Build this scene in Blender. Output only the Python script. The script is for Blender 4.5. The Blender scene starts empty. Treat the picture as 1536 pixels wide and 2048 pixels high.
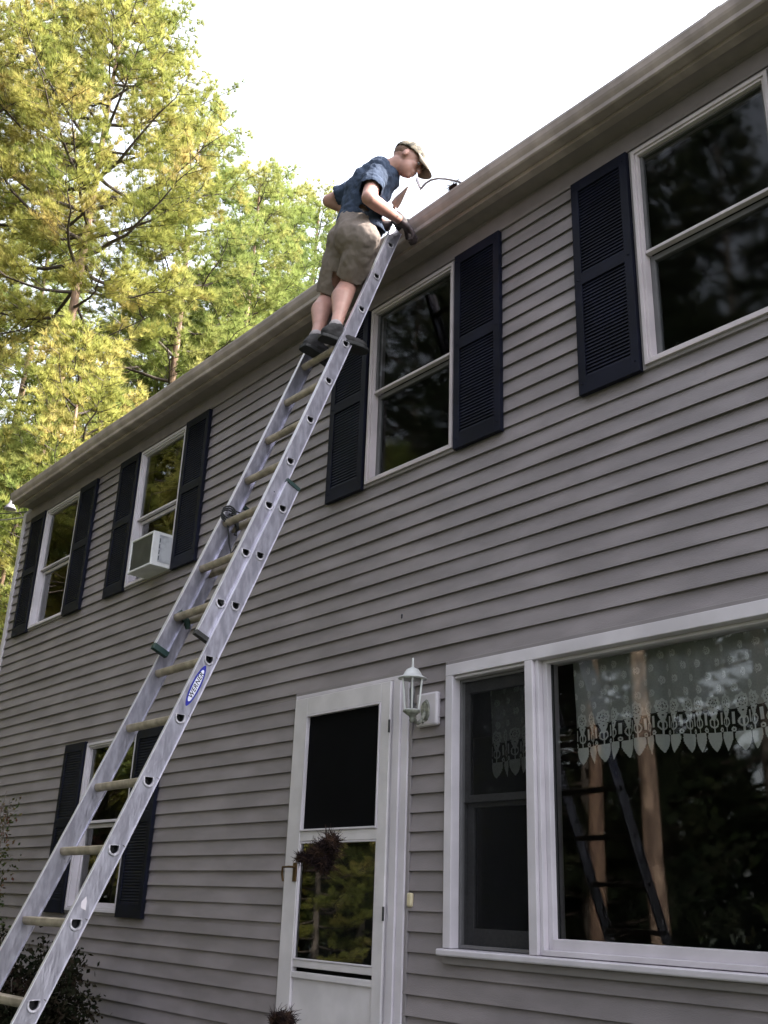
import bpy, bmesh, math, random
import numpy as np
from mathutils import Vector, Matrix, Euler
SC = bpy.context.scene
COL = SC.collection
R_ = math.radians

# ------------------------------------------------------------------ camera
cam_d = bpy.data.cameras.new('camera')
cam = bpy.data.objects.new('camera', cam_d)
COL.objects.link(cam)
CR = Vector((0.6549468, 0.75489356, 0.034357)); CU = Vector((0.25482015, -0.26342775, 0.93041524)); CF = Vector((-0.71141506, 0.60061763, 0.36489325))
M = Matrix.Identity(4)
for i in range(3):
    M[i][0] = CR[i]; M[i][1] = CU[i]; M[i][2] = -CF[i]
M[2][3] = 1.5
cam.matrix_world = M
cam_d.sensor_fit = 'VERTICAL'; cam_d.sensor_height = 24.0; cam_d.lens = 23.3976
cam_d.clip_start = 0.05; cam_d.clip_end = 1000
SC.camera = cam
SC.render.resolution_x = 768; SC.render.resolution_y = 1024

# ------------------------------------------------------------------ light
SUN_DIR = Vector((0.50, 0.52, 0.70)).normalized()          # towards the sun
world = bpy.data.worlds.new('World'); SC.world = world; world.use_nodes = True
nt = world.node_tree
bg = nt.nodes['Background']
sky = nt.nodes.new('ShaderNodeTexSky'); sky.sky_type = 'NISHITA'; sky.sun_disc = False
sky.sun_elevation = math.asin(SUN_DIR.z); sky.sun_rotation = math.atan2(SUN_DIR.x, SUN_DIR.y)
sky.air_density = 1.0; sky.dust_density = 4.0; sky.ozone_density = 1.0; sky.altitude = 100
hsv = nt.nodes.new('ShaderNodeHueSaturation'); hsv.inputs['Saturation'].default_value = 0.35; hsv.inputs['Value'].default_value = 1.6
nt.links.new(sky.outputs[0], hsv.inputs['Color']); nt.links.new(hsv.outputs[0], bg.inputs[0]); bg.inputs[1].default_value = 0.15
sl = bpy.data.lights.new('sun', 'SUN'); sl.energy = 4.5; sl.angle = R_(0.5); sl.color = (1.0, 0.93, 0.82)
so = bpy.data.objects.new('sun', sl); COL.objects.link(so)
so.rotation_euler = SUN_DIR.to_track_quat('Z', 'Y').to_euler()
SC.view_settings.view_transform = 'Standard'; SC.view_settings.look = 'None'
SC.view_settings.exposure = 1.93; SC.view_settings.gamma = 1.0
SC.render.engine = 'CYCLES'
SC.cycles.max_bounces = 8; SC.cycles.transparent_max_bounces = 12

W = 3.72          # y of the house wall
G0 = 1.5          # camera height above ground

def px(x, y, Y):
    """a point of the place measured from the photograph, at distance Y in front of the camera"""
    d = CF * 1996.6 + CR * (x - 768) + CU * (1024 - y)
    d = d / d.y * Y
    return Vector((d.x, d.y, d.z + G0))

# ------------------------------------------------------------------ materials
def nodes(m):
    m.use_nodes = True
    return m.node_tree, m.node_tree.nodes['Principled BSDF']
def mat(name, col, rough=0.6, metal=0.0, var=0.12, scale=8.0, spec=0.5, bump=0.0, bscale=60.0, stretch=(1, 1, 1), col2=None, fac=(0.4, 0.65)):
    m = bpy.data.materials.new(name); t, b = nodes(m); L = t.links; N = t.nodes
    tc = N.new('ShaderNodeTexCoord'); mp = N.new('ShaderNodeMapping'); mp.inputs['Scale'].default_value = stretch
    L.new(tc.outputs['Object'], mp.inputs[0])
    n = N.new('ShaderNodeTexNoise'); n.inputs['Scale'].default_value = scale; n.inputs['Detail'].default_value = 6
    L.new(mp.outputs[0], n.inputs['Vector'])
    r = N.new('ShaderNodeValToRGB')
    c2 = col2 if col2 else tuple(min(1, c * (1 + var)) for c in col)
    c1 = col if col2 else tuple(c * (1 - var) for c in col)
    r.color_ramp.elements[0].position = fac[0]; r.color_ramp.elements[1].position = fac[1]
    r.color_ramp.elements[0].color = (*c1, 1); r.color_ramp.elements[1].color = (*c2, 1)
    L.new(n.outputs[0], r.inputs[0]); L.new(r.outputs[0], b.inputs['Base Color'])
    b.inputs['Roughness'].default_value = rough; b.inputs['Metallic'].default_value = metal
    b.inputs['Specular IOR Level'].default_value = spec
    if bump > 0:
        n2 = N.new('ShaderNodeTexNoise'); n2.inputs['Scale'].default_value = bscale; n2.inputs['Detail'].default_value = 4
        L.new(mp.outputs[0], n2.inputs['Vector'])
        bp = N.new('ShaderNodeBump'); bp.inputs['Strength'].default_value = bump; bp.inputs['Distance'].default_value = 0.02
        L.new(n2.outputs[0], bp.inputs['Height']); L.new(bp.outputs[0], b.inputs['Normal'])
    return m
def glass_mat(name, k=1.0, tint=(1, 1, 1), warp=0.02, rough=0.01):
    m = bpy.data.materials.new(name); m.use_nodes = True; t = m.node_tree; N = t.nodes; L = t.links
    N.remove(N['Principled BSDF']); out = N['Material Output']
    tr = N.new('ShaderNodeBsdfTransparent'); tr.inputs[0].default_value = (*tint, 1)
    gl = N.new('ShaderNodeBsdfGlossy'); gl.inputs['Roughness'].default_value = rough
    fr = N.new('ShaderNodeFresnel'); fr.inputs[0].default_value = 1.5
    mu = N.new('ShaderNodeMath'); mu.operation = 'MULTIPLY'; mu.use_clamp = True; mu.inputs[1].default_value = k
    mx = N.new('ShaderNodeMixShader')
    tc = N.new('ShaderNodeTexCoord'); n = N.new('ShaderNodeTexNoise'); n.inputs['Scale'].default_value = 1.6; n.inputs['Detail'].default_value = 1
    L.new(tc.outputs['Object'], n.inputs['Vector'])
    bp = N.new('ShaderNodeBump'); bp.inputs['Strength'].default_value = 1.0; bp.inputs['Distance'].default_value = warp
    L.new(n.outputs[0], bp.inputs['Height']); L.new(bp.outputs[0], gl.inputs['Normal'])
    L.new(fr.outputs[0], mu.inputs[0]); L.new(mu.outputs[0], mx.inputs[0]); L.new(tr.outputs[0], mx.inputs[1]); L.new(gl.outputs[0], mx.inputs[2])
    L.new(mx.outputs[0], out.inputs[0])
    return m
def leaf_mat(name, ca, cb, cc, scale=0.5, trans=0.45):
    m = bpy.data.materials.new(name); m.use_nodes = True; t = m.node_tree; N = t.nodes; L = t.links
    N.remove(N['Principled BSDF']); out = N['Material Output']
    tc = N.new('ShaderNodeTexCoord'); n = N.new('ShaderNodeTexNoise'); n.inputs['Scale'].default_value = scale; n.inputs['Detail'].default_value = 5; n.inputs['Roughness'].default_value = 0.7
    L.new(tc.outputs['Object'], n.inputs['Vector'])
    r = N.new('ShaderNodeValToRGB'); e = r.color_ramp.elements
    e[0].position = 0.38; e[0].color = (*ca, 1); e[1].position = 0.50; e[1].color = (*cb, 1)
    x = e.new(0.63); x.color = (*cc, 1)
    L.new(n.outputs[0], r.inputs[0])
    d = N.new('ShaderNodeBsdfDiffuse'); tl = N.new('ShaderNodeBsdfTranslucent'); mx = N.new('ShaderNodeMixShader'); mx.inputs[0].default_value = trans
    L.new(r.outputs[0], d.inputs[0]); L.new(r.outputs[0], tl.inputs[0]); L.new(d.outputs[0], mx.inputs[1]); L.new(tl.outputs[0], mx.inputs[2])
    L.new(mx.outputs[0], out.inputs[0])
    return m

M_SIDE = mat('vinyl siding', (0.215, 0.186, 0.197), 0.5, var=0.13, scale=2.2, bump=0.15, bscale=90, stretch=(1, 1, 3))
M_SIDEWALL = mat('channel trim', (0.21, 0.186, 0.192), 0.5, var=0.07, scale=3)
M_WHITE = mat('white vinyl', (0.53, 0.485, 0.525), 0.42, var=0.09, scale=3.5)
M_DOOR = mat('white painted door', (0.54, 0.50, 0.52), 0.4, var=0.08, scale=5, bump=0.06, bscale=150)
M_EAVE = mat('tan aluminium', (0.35, 0.285, 0.275), 0.4, var=0.20, scale=2.5, stretch=(2.5, 1, 1), bump=0.05, bscale=12)
M_SOFF = mat('soffit vinyl', (0.22, 0.18, 0.18), 0.55, var=0.08)
M_FRZ = mat('frieze trim', (0.175, 0.148, 0.156), 0.55, var=0.08)
M_SHUT = mat('navy shutter', (0.0040, 0.0048, 0.0130), 0.55, var=0.3, scale=5, spec=0.18)
M_CREAM = mat('cream frame', (0.48, 0.42, 0.445), 0.45, var=0.10, scale=4)
M_GREYF = mat('grey sash screen frame', (0.105, 0.10, 0.105), 0.5, var=0.1)
M_DARK = mat('dark interior', (0.018, 0.017, 0.018), 0.9)  # near-black: gloom of the rooms and inner door put into the colour
M_ROOM = mat('room wall', (0.035, 0.032, 0.032), 0.9)
M_ROOF = mat('asphalt shingle', (0.05, 0.047, 0.045), 0.9, var=0.3, scale=20, bump=0.3)
M_GLASS = glass_mat('window glass', 1.5, (0.75, 0.78, 0.78), 0.0007)
M_GLASSC = glass_mat('dark window glass', 0.6, (0.75, 0.78, 0.78), 0.0007, 0.035)
M_GLASSD = glass_mat('picture glass', 1.0, (0.93, 0.95, 0.95), 0.0006, 0.02)
M_SCREEN = mat('insect screen', (0.002, 0.002, 0.003), 0.7, spec=0.06)
M_ALU = mat('weathered aluminium', (0.37, 0.36, 0.425), 0.36, metal=0.8, var=0.20, scale=34, bump=0.08, bscale=90, stretch=(1, 1, 0.35))
M_ALUD = mat('aluminium painted highlight', (0.62, 0.60, 0.68), 0.32, metal=0.55, var=0.05)  # lighter copy for front flanges and beads, highlight put into the colour
M_COLL = mat('rung end metal', (0.45, 0.43, 0.48), 0.5, metal=0.5, var=0.3, scale=60)
M_RUNG = mat('dusty rung', (0.30, 0.25, 0.195), 0.55, metal=0.15, var=0.25, scale=18)
M_HOLE = mat('painted rung shade', (0.012, 0.012, 0.015), 0.8)  # near-black: shade inside the hollow rungs put into the colour
M_GREEN = mat('green end cap', (0.006, 0.026, 0.024), 0.5)
M_BLACKR = mat('black rubber', (0.012, 0.012, 0.013), 0.6)
M_ROPE = mat('dark rope', (0.02, 0.02, 0.022), 0.9)
M_BLUE = mat('blue ink', (0.01, 0.015, 0.24), 0.4, var=0.03)
M_STICK = mat('white sticker', (0.62, 0.62, 0.72), 0.4, var=0.03)
M_INK = mat('black ink', (0.008, 0.008, 0.02), 0.5)
M_SKIN = mat('skin', (0.40, 0.215, 0.175), 0.5, var=0.10, scale=14)
M_SKIN.node_tree.nodes['Principled BSDF'].inputs['Subsurface Weight'].default_value = 0.02
M_SHIRT = mat('blue tee shirt', (0.045, 0.060, 0.096), 0.9, var=0.16, scale=6, spec=0.1, bump=1.0, bscale=16, stretch=(1, 1, 0.35))
M_SHORT = mat('khaki shorts', (0.20, 0.165, 0.148), 0.9, var=0.06, scale=9, spec=0.1, bump=0.5, bscale=14, stretch=(1, 1, 0.4))
M_SHOE = mat('dark shoe', (0.012, 0.010, 0.011), 0.8, var=0.3, scale=30)
M_SOLE = mat('black sole', (0.008, 0.008, 0.009), 0.7)
M_SOCK = mat('grey sock', (0.28, 0.25, 0.26), 0.9)
M_CAP = mat('camouflage cap', (0.05, 0.042, 0.03), 0.8, scale=26, col2=(0.24, 0.20, 0.15), fac=(0.47, 0.55))
M_GLOVE = mat('dark work glove', (0.045, 0.030, 0.034), 0.8, var=0.3, scale=40)
M_HAIR = mat('short brown hair', (0.14, 0.08, 0.055), 0.8)
M_TROWEL = mat('tan scoop', (0.55, 0.42, 0.36), 0.5)
M_LAMPW = mat('white painted lamp', (0.52, 0.52, 0.52), 0.4)
M_LAMPD = mat('weathered lamp arm', (0.20, 0.20, 0.17), 0.6, var=0.4, scale=50)
M_BRONZE = mat('bronze handle', (0.10, 0.06, 0.03), 0.35, metal=0.7)
M_IVORY = mat('ivory plastic', (0.50, 0.42, 0.28), 0.4)
M_ACW = mat('air conditioner case', (0.60, 0.585, 0.60), 0.4, var=0.08)
M_ACG = mat('air conditioner grille', (0.10, 0.10, 0.09), 0.5, var=0.15)
M_ACS = mat('worn side panel', (0.26, 0.26, 0.29), 0.5, scale=9, col2=(0.42, 0.42, 0.45), fac=(0.40, 0.55))
M_WIRE = mat('cable', (0.16, 0.15, 0.15), 0.6)
M_BELL = mat('grey fitting', (0.25, 0.23, 0.26), 0.5)
M_DEBRIS = mat('wet pine needles', (0.010, 0.006, 0.007), 0.9, spec=0.1, scale=30, col2=(0.05, 0.028, 0.018), fac=(0.45, 0.75))
M_GRASS = mat('grass', (0.032, 0.042, 0.020), 0.9, var=0.35, scale=1.5, bump=0.4, bscale=40)
M_CONC = mat('concrete', (0.28, 0.27, 0.26), 0.85)
M_BARK = mat('pine bark', (0.15, 0.095, 0.07), 0.9, scale=6, stretch=(3, 3, 0.6), col2=(0.28, 0.18, 0.12), fac=(0.42, 0.6), bump=0.8, bscale=9)
M_LIMB = mat('dark limb bark', (0.060, 0.045, 0.038), 0.9, var=0.3, scale=8)
M_BARKG = mat('grey bark', (0.12, 0.10, 0.085), 0.9, var=0.3, scale=12)
M_NEED = leaf_mat('pine needles', (0.17, 0.21, 0.055), (0.38, 0.38, 0.11), (0.48, 0.39, 0.15), 0.55, 0.6)
M_NEED2 = leaf_mat('green needles', (0.14, 0.19, 0.06), (0.28, 0.33, 0.10), (0.38, 0.37, 0.13), 0.45, 0.6)
M_NEEDY = leaf_mat('darkened wood needles', (0.035, 0.050, 0.030), (0.060, 0.080, 0.045), (0.095, 0.095, 0.055), 0.45, 0.35)  # needle colours darkened and dulled to cut green bounce light on the wall
M_BARKP = mat('pine bark painted sunlit', (0.15, 0.10, 0.075), 0.9, scale=3.5, stretch=(2, 2, 0.8), col2=(0.42, 0.30, 0.22), fac=(0.40, 0.60), bump=0.8, bscale=9)  # bark lightened in colour so the mirrored trunk looks sunlit
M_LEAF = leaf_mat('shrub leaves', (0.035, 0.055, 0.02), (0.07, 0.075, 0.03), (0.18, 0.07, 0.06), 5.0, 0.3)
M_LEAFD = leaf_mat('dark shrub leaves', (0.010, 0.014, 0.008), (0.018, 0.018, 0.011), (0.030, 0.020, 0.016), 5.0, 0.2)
M_UNDER = leaf_mat('understorey leaves', (0.020, 0.030, 0.014), (0.035, 0.05, 0.02), (0.05, 0.05, 0.025), 1.2, 0.3)

def cloth_mat(name, col, alpha):
    m = bpy.data.materials.new(name); m.use_nodes = True; t = m.node_tree; N = t.nodes; L = t.links
    N.remove(N['Principled BSDF']); out = N['Material Output']
    d = N.new('ShaderNodeBsdfDiffuse'); d.inputs[0].default_value = (*col, 1); tl = N.new('ShaderNodeBsdfTranslucent'); tl.inputs[0].default_value = (*col, 1)
    mx = N.new('ShaderNodeMixShader'); mx.inputs[0].default_value = 0.3; L.new(d.outputs[0], mx.inputs[1]); L.new(tl.outputs[0], mx.inputs[2])
    tr = N.new('ShaderNodeBsdfTransparent'); m2 = N.new('ShaderNodeMixShader')
    tc = N.new('ShaderNodeTexCoord'); n = N.new('ShaderNodeTexNoise'); n.inputs['Scale'].default_value = 120; L.new(tc.outputs['Object'], n.inputs['Vector'])
    mr = N.new('ShaderNodeMapRange'); mr.inputs['To Min'].default_value = alpha - 0.12; mr.inputs['To Max'].default_value = alpha + 0.12
    L.new(n.outputs[0], mr.inputs[0]); L.new(mr.outputs[0], m2.inputs[0]); L.new(tr.outputs[0], m2.inputs[1]); L.new(mx.outputs[0], m2.inputs[2]); L.new(m2.outputs[0], out.inputs[0])
    return m
M_LACE = cloth_mat('lace thread', (0.84, 0.83, 0.84), 0.90); M_NET = cloth_mat('lace net', (0.72, 0.71, 0.72), 0.60)
M_SCR = cloth_mat('insect mesh', (0.02, 0.02, 0.022), 0.55)
# ------------------------------------------------------------------ helpers
def tag(o, label=None, cat=None, group=None, kind=None):
    if label: o['label'] = label
    if cat: o['category'] = cat
    if group: o['group'] = group
    if kind: o['kind'] = kind
    return o
def empty(name, loc, label, cat, group=None):
    o = bpy.data.objects.new(name, None); COL.objects.link(o); o.location = loc; o.empty_display_size = 0.1
    return tag(o, label, cat, group)
def link(name, me, parent=None):
    o = bpy.data.objects.new(name, me); COL.objects.link(o)
    if parent is not None:
        o.parent = parent
        if parent.type == 'EMPTY': o.matrix_parent_inverse = Matrix.Translation(-wloc(parent))
    return o
def wloc(o):
    v = Vector((0, 0, 0))
    while o is not None:
        if o.type == 'EMPTY': v = v + Vector(o.location)
        o = o.parent
    return v
class MB:
    def __init__(s): s.v = []; s.f = []; s.mi = []; s.m = 0
    def mat(s, i): s.m = i; return s
    def add(s, vs, fs):
        b = len(s.v); s.v += [tuple(p) for p in vs]
        for f in fs: s.f.append(tuple(b + i for i in f)); s.mi.append(s.m)
        return s
    def box(s, x0, x1, y0, y1, z0, z1):
        if x0 > x1: x0, x1 = x1, x0
        if y0 > y1: y0, y1 = y1, y0
        if z0 > z1: z0, z1 = z1, z0
        return s.add([(x0, y0, z0), (x1, y0, z0), (x1, y1, z0), (x0, y1, z0), (x0, y0, z1), (x1, y0, z1), (x1, y1, z1), (x0, y1, z1)],
                     [(0, 3, 2, 1), (4, 5, 6, 7), (0, 1, 5, 4), (1, 2, 6, 5), (2, 3, 7, 6), (3, 0, 4, 7)])
    def extr_x(s, prof, x0, x1, caps=True):
        n = len(prof)
        vs = [(x0, y, z) for y, z in prof] + [(x1, y, z) for y, z in prof]
        fs = [(i, (i + 1) % n, n + (i + 1) % n, n + i) for i in range(n)]
        if caps: fs += [tuple(range(n))[::-1], tuple(range(n, 2 * n))]
        return s.add(vs, fs)
    def frame(s, x0, x1, z0, z1, w, y0, y1, wb=None, wt=None):
        """a rectangular ring in the xz plane between y0 and y1, members butt"""
        wb = w if wb is None else wb; wt = w if wt is None else wt
        s.box(x0, x0 + w, y0, y1, z0, z1); s.box(x1 - w, x1, y0, y1, z0, z1)
        s.box(x0 + w, x1 - w, y0, y1, z0, z0 + wb); s.box(x0 + w, x1 - w, y0, y1, z1 - wt, z1)
        return s
    def tube(s, pts, r, n=8, cap=True):
        pts = [Vector(p) for p in pts]; rs = r if isinstance(r, (list, tuple)) else [r] * len(pts)
        rings = []; up = Vector((0, 0, 1))
        for i, p in enumerate(pts):
            d = (pts[min(i + 1, len(pts) - 1)] - pts[max(i - 1, 0)]).normalized()
            a = d.cross(up)
            if a.length < 0.05: a = d.cross(Vector((1, 0, 0)))
            a.normalize(); b = d.cross(a)
            rings.append([p + (a * math.cos(k * 2 * math.pi / n) + b * math.sin(k * 2 * math.pi / n)) * rs[i] for k in range(n)])
        vs = [q for g in rings for q in g]; fs = []
        for i in range(len(pts) - 1):
            for k in range(n):
                fs.append((i * n + k, i * n + (k + 1) % n, (i + 1) * n + (k + 1) % n, (i + 1) * n + k))
        if cap: fs += [tuple(range(n)), tuple((len(pts) - 1) * n + k for k in range(n))[::-1]]
        return s.add(vs, fs)
    def lathe(s, c, prof, n=16, ax=None):
        c = Vector(c); vs = []
        for r, z in prof:
            for k in range(n):
                a = k * 2 * math.pi / n; vs.append(c + Vector((r * math.cos(a), r * math.sin(a), z)))
        fs = []
        for i in range(len(prof) - 1):
            for k in range(n): fs.append((i * n + k, i * n + (k + 1) % n, (i + 1) * n + (k + 1) % n, (i + 1) * n + k))
        fs += [tuple(range(n))[::-1], tuple((len(prof) - 1) * n + k for k in range(n))]
        return s.add(vs, fs)
    def mesh(s, name, mats, smooth=False):
        me = bpy.data.meshes.new(name); me.from_pydata(s.v, [], s.f)
        for m in (mats if isinstance(mats, (list, tuple)) else [mats]): me.materials.append(m)
        me.polygons.foreach_set('material_index', s.mi)
        if smooth: me.polygons.foreach_set('use_smooth', [True] * len(s.f))
        me.update(); return me
    def build(s, name, mats, parent=None, smooth=False, bevel=0.0):
        o = link(name, s.mesh(name, mats, smooth), parent)
        if bevel > 0:
            b = o.modifiers.new('bevel', 'BEVEL'); b.width = bevel; b.segments = 2; b.limit_method = 'ANGLE'
        return o

# ------------------------------------------------------------------ ground
g = MB(); g.add([(-150, -150, 0), (150, -150, 0), (150, 150, 0), (-150, 150, 0)], [(0, 1, 2, 3)])
tag(g.build('ground', M_GRASS), kind='structure')

# ------------------------------------------------------------------ house
HX0, HX1, HY1 = -10.64, 2.4, 11.6
ZS = G0 + 1.06 * W           # top of the wall at the soffit
house = empty('house', ((HX0 + HX1) / 2, W, 0), 'two storey grey vinyl sided house with navy shutters and white windows', 'house')
WA = dict(A=(-9.961, -9.104), B=(-7.860, -7.026), C=(-4.595, -3.761), D=(-2.463, -1.640))
ZT, ZB = 5.294, 3.963
E0, E1, EZ0, EZ1 = -8.156, -7.242, 1.345, 2.690
DX0, DX1, DZ1 = -5.165, -4.105, 2.700
PX0, PX1, PZ0, PZ1 = -3.800, -0.40, 1.275, 2.700
OPEN = [(a, b, ZB, ZT) for a, b in WA.values()] + [(E0, E1, EZ0, EZ1), (DX0, DX1, 0.55, DZ1), (PX0, PX1, PZ0, PZ1)]
PIT = 0.0259 * W; ZREF = G0 - 0.1118 * W + PIT * 0     # a course's bottom edge
def siding(name, x0, x1, opens, zlo, zhi):
    b = MB(); k0 = math.floor((zlo - ZREF) / PIT)
    dep = 0.0155
    z = ZREF + k0 * PIT
    while z < zhi:
        a, c = max(z, zlo), min(z + PIT, zhi)
        cuts = sorted({a, c} | {q for o in opens for q in (o[2], o[3]) if a < q < c})
        for s0, s1 in zip(cuts[:-1], cuts[1:]):
            mid = (s0 + s1) / 2; xs = [(x0, x1)]
            for o in opens:
                if o[2] < mid < o[3]:
                    nx = []
                    for p, q in xs:
                        if o[1] <= p or o[0] >= q: nx.append((p, q)); continue
                        if o[0] > p: nx.append((p, o[0]))
                        if o[1] < q: nx.append((o[1], q))
                    xs = nx
            def yy(zz): return W - dep * (1 - (zz - z) / PIT)
            for p, q in xs:
                pr = [(yy(s0), s0), (yy(s1), s1)]
                if abs(s0 - z) < 1e-6:      # rolled butt: rounded nose and underside
                    pr = [(W + 0.005, s0 + 0.016), (W - dep + 0.0025, s0 + 0.0015), (W - dep + 0.001, s0), (W - dep - 0.0005, s0 + 0.001), (W - dep, s0 + 0.004), (yy(s1), s1)]
                n = len(pr)
                # slight waviness of vinyl: split along the length
                kc = round((z - ZREF) / PIT) // 2; off = (kc * 1.37 + 0.4 * math.sin(kc * 5.1)) % 3.66
                jn = [p] + [HX0 + off + 3.66 * i for i in range(-1, 5) if p + 0.08 < HX0 + off + 3.66 * i < q - 0.08] + [q]
                for ji in range(len(jn) - 1):
                  p_, q_ = jn[ji], jn[ji + 1] + (0.012 if ji < len(jn) - 2 else 0); sg_ = 0.0016 * (int(p_ * 7.3 + kc) % 2)
                  m = max(1, int((q_ - p_) / 0.5)); cols = [p_ + (q_ - p_) * i / m for i in range(m + 1)]
                  vs = []
                  for xx in cols:
                    wv = -sg_ + 0.0018 * math.sin(xx * 3.1 + z * 17.0) + 0.0011 * math.sin(xx * 7.7 + z * 5.0)
                    vs += [(xx, y + (wv if i > 0 else 0), zz) for i, (y, zz) in enumerate(pr)]
                  fs = [(i * n + j, (i + 1) * n + j, (i + 1) * n + j + 1, i * n + j + 1) for i in range(m) for j in range(n - 1)]
                  b.add(vs, fs)
        z += PIT
    return b
siding('wall', HX0 + 0.02, HX1, OPEN, 0.3, ZS + 0.02).build('siding_wall', M_SIDE, house)
# sheathing behind the siding with the same openings, side and back walls
sh = MB()
zs = sorted({0.0, ZS + 0.3} | {q for o in OPEN for q in o[2:]})
for a, c in zip(zs[:-1], zs[1:]):
    xs = [(HX0 + 0.03, HX1)]
    for o in OPEN:
        if o[2] < (a + c) / 2 < o[3]:
            nx = []
            for p, q in xs:
                if o[1] <= p or o[0] >= q: nx.append((p, q)); continue
                if o[0] > p: nx.append((p, o[0]))
                if o[1] < q: nx.append((o[1], q))
            xs = nx
    for p, q in xs: sh.box(p, q, W + 0.006, W + 0.12, a, c)
sh.build('sheathing', M_SIDE, house)
b = MB(); b.box(HX0 + 0.03, HX0 + 0.15, W + 0.121, HY1, 0, ZS + 0.3); b.box(HX1 - 0.12, HX1, W + 0.121, HY1, 0, ZS + 0.3); b.box(HX0 + 0.15, HX1 - 0.12, HY1 - 0.12, HY1, 0, ZS + 0.3)
RZ = ZS + 0.3; RY = (W + HY1) / 2; RH = RZ + 0.5 * (RY - W)
for xx in (HX0 + 0.03, HX1 - 0.12):
    b.add([(xx, W + 0.01, RZ), (xx + 0.12, W + 0.01, RZ), (xx + 0.12, HY1, RZ), (xx, HY1, RZ), (xx, RY, RH), (xx + 0.12, RY, RH)], [(0, 4, 3), (1, 2, 5), (0, 1, 5, 4), (2, 3, 4, 5)])
b.build('side_wall', M_SIDE, house)
b = MB(); b.box(HX0 + 0.15, HX1 - 0.12, W + 0.9, W + 4.0, 2.95, 3.15); b.box(HX0 + 0.15, HX1 - 0.12, W + 3.0, W + 3.1, 0.4, RZ)
b.box(HX0 + 0.15, HX1 - 0.12, W + 0.12, HY1 - 0.12, 0.35, 0.4); b.box(HX0 + 0.15, HX1 - 0.12, W + 0.121, HY1 - 0.12, RZ - 0.06, RZ - 0.02)
b.box(HX0 + 0.15, HX1 - 0.12, W + 0.121, W + 0.9, 2.95, 3.15)
b.build('interior', M_DARK, house)
# corner trim
b = MB(); b.box(HX0 - 0.015, HX0 + 0.065, W - 0.024, W + 0.004, 0.3, ZS); b.box(HX0 - 0.015, HX0 + 0.01, W + 0.004, W + 0.085, 0.3, ZS)
b.build('corner_trim', M_WHITE, house, bevel=0.003)
# frieze: plain panel under the soffit with a lower lip
b = MB(); z1 = G0 + 1.0515 * W
b.extr_x([(W - 0.014, ZT + 0.012), (W - 0.018, ZT + 0.012), (W - 0.022, ZT + 0.03), (W - 0.022, z1), (W - 0.008, z1 + 0.004), (W - 0.008, ZS), (W, ZS), (W, ZT + 0.012)], HX0 + 0.066, HX1)
b.build('frieze_board', M_FRZ, house)
# eave
YF = 0.959 * W; YG = 3.454
GT, GB = G0 + 1.175 * YG, G0 + 1.143 * YG
EX0, EX1 = -10.46, HX1 + 0.2
b = MB()
b.box(EX0, EX1, YF, W + 0.03, ZS, ZS + 0.012)
nb = int((EX1 - EX0) / 0.1)
b.build('soffit', M_SOFF, house)
b = MB(); b.box(EX0, EX1, YF - 0.018, YF - 0.001, ZS - 0.012, GT + 0.03); b.box(EX0, EX1, YF - 0.018, YF + 0.03, ZS - 0.016, ZS - 0.0125); b.build('fascia', M_EAVE, house)
gp = [(YF - 0.019, GT), (YF - 0.019, GB + 0.004), (YF - 0.035, GB), (YG + 0.030, GB), (YG + 0.022, GB + 0.006), (YG + 0.020, GB + 0.030), (YG + 0.006, GB + 0.052), (YG, GB + 0.066), (YG - 0.004, GT - 0.02),
      (YG - 0.006, GT - 0.014), (YG - 0.006, GT), (YG + 0.006, GT + 0.002), (YG + 0.006, GT - 0.008)]
def gutter_mesh():
    b = MB(); n = len(gp); steps = 40
    vs = []
    for i in range(steps + 1):
        x = EX0 + (EX1 - EX0) * i / steps; dz = 0.004 * math.sin(x * 1.3) + 0.003 * math.sin(x * 3.7 + 1)
        vs += [(x, y, z + dz) for y, z in gp]
    fs = [(i * n + j, i * n + j + 1, (i + 1) * n + j + 1, (i + 1) * n + j) for i in range(steps) for j in range(n - 1)]
    b.add(vs, fs)
    b.add([(EX0, y, z) for y, z in gp[:11]], [tuple(range(11))]); b.add([(EX1, y, z) for y, z in gp[:11]], [tuple(range(11))])
    return b
go = gutter_mesh().build('gutter', M_EAVE, house)
sm = go.modifiers.new('thick', 'SOLIDIFY'); sm.thickness = 0.0015
for gx in (-7.9, -4.85, -1.8):
    b = MB(); b.box(gx, gx + 0.07, YG - 0.0085, YG + 0.03, GT - 0.012, GT + 0.004); b.build('gutter_joint', M_EAVE, go, bevel=0.002)
b = MB()
hs = (RY - YF) 
b.add([(EX0, YF - 0.05, GT + 0.02), (EX1, YF - 0.05, GT + 0.02), (EX1, RY, GT + 0.02 + 0.5 * (RY - YF + 0.05)), (EX0, RY, GT + 0.02 + 0.5 * (RY - YF + 0.05)),
       (EX0, HY1 + 0.3, GT + 0.02), (EX1, HY1 + 0.3, GT + 0.02)], [(0, 1, 2, 3), (3, 2, 5, 4)])
ro = b.build('roof', M_ROOF, house); sm = ro.modifiers.new('thick', 'SOLIDIFY'); sm.thickness = 0.04; sm.offset = 1
b = MB()
for sy, y0 in ((1, YF), (-1, HY1 + 0.25)):
    b.add([(EX0 - 0.002, y0, GT - 0.12), (EX0 + 0.02, y0, GT - 0.12), (EX0 + 0.02, y0, GT + 0.01), (EX0 - 0.002, y0, GT + 0.01),
           (EX0 - 0.002, RY, GT + 0.5 * (RY - YF) - 0.12), (EX0 + 0.02, RY, GT + 0.5 * (RY - YF) - 0.12), (EX0 + 0.02, RY, GT + 0.5 * (RY - YF) + 0.01), (EX0 - 0.002, RY, GT + 0.5 * (RY - YF) + 0.01)],
          [(0, 1, 5, 4), (1, 2, 6, 5), (2, 3, 7, 6), (3, 0, 4, 7), (0, 3, 2, 1), (4, 5, 6, 7)])
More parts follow.
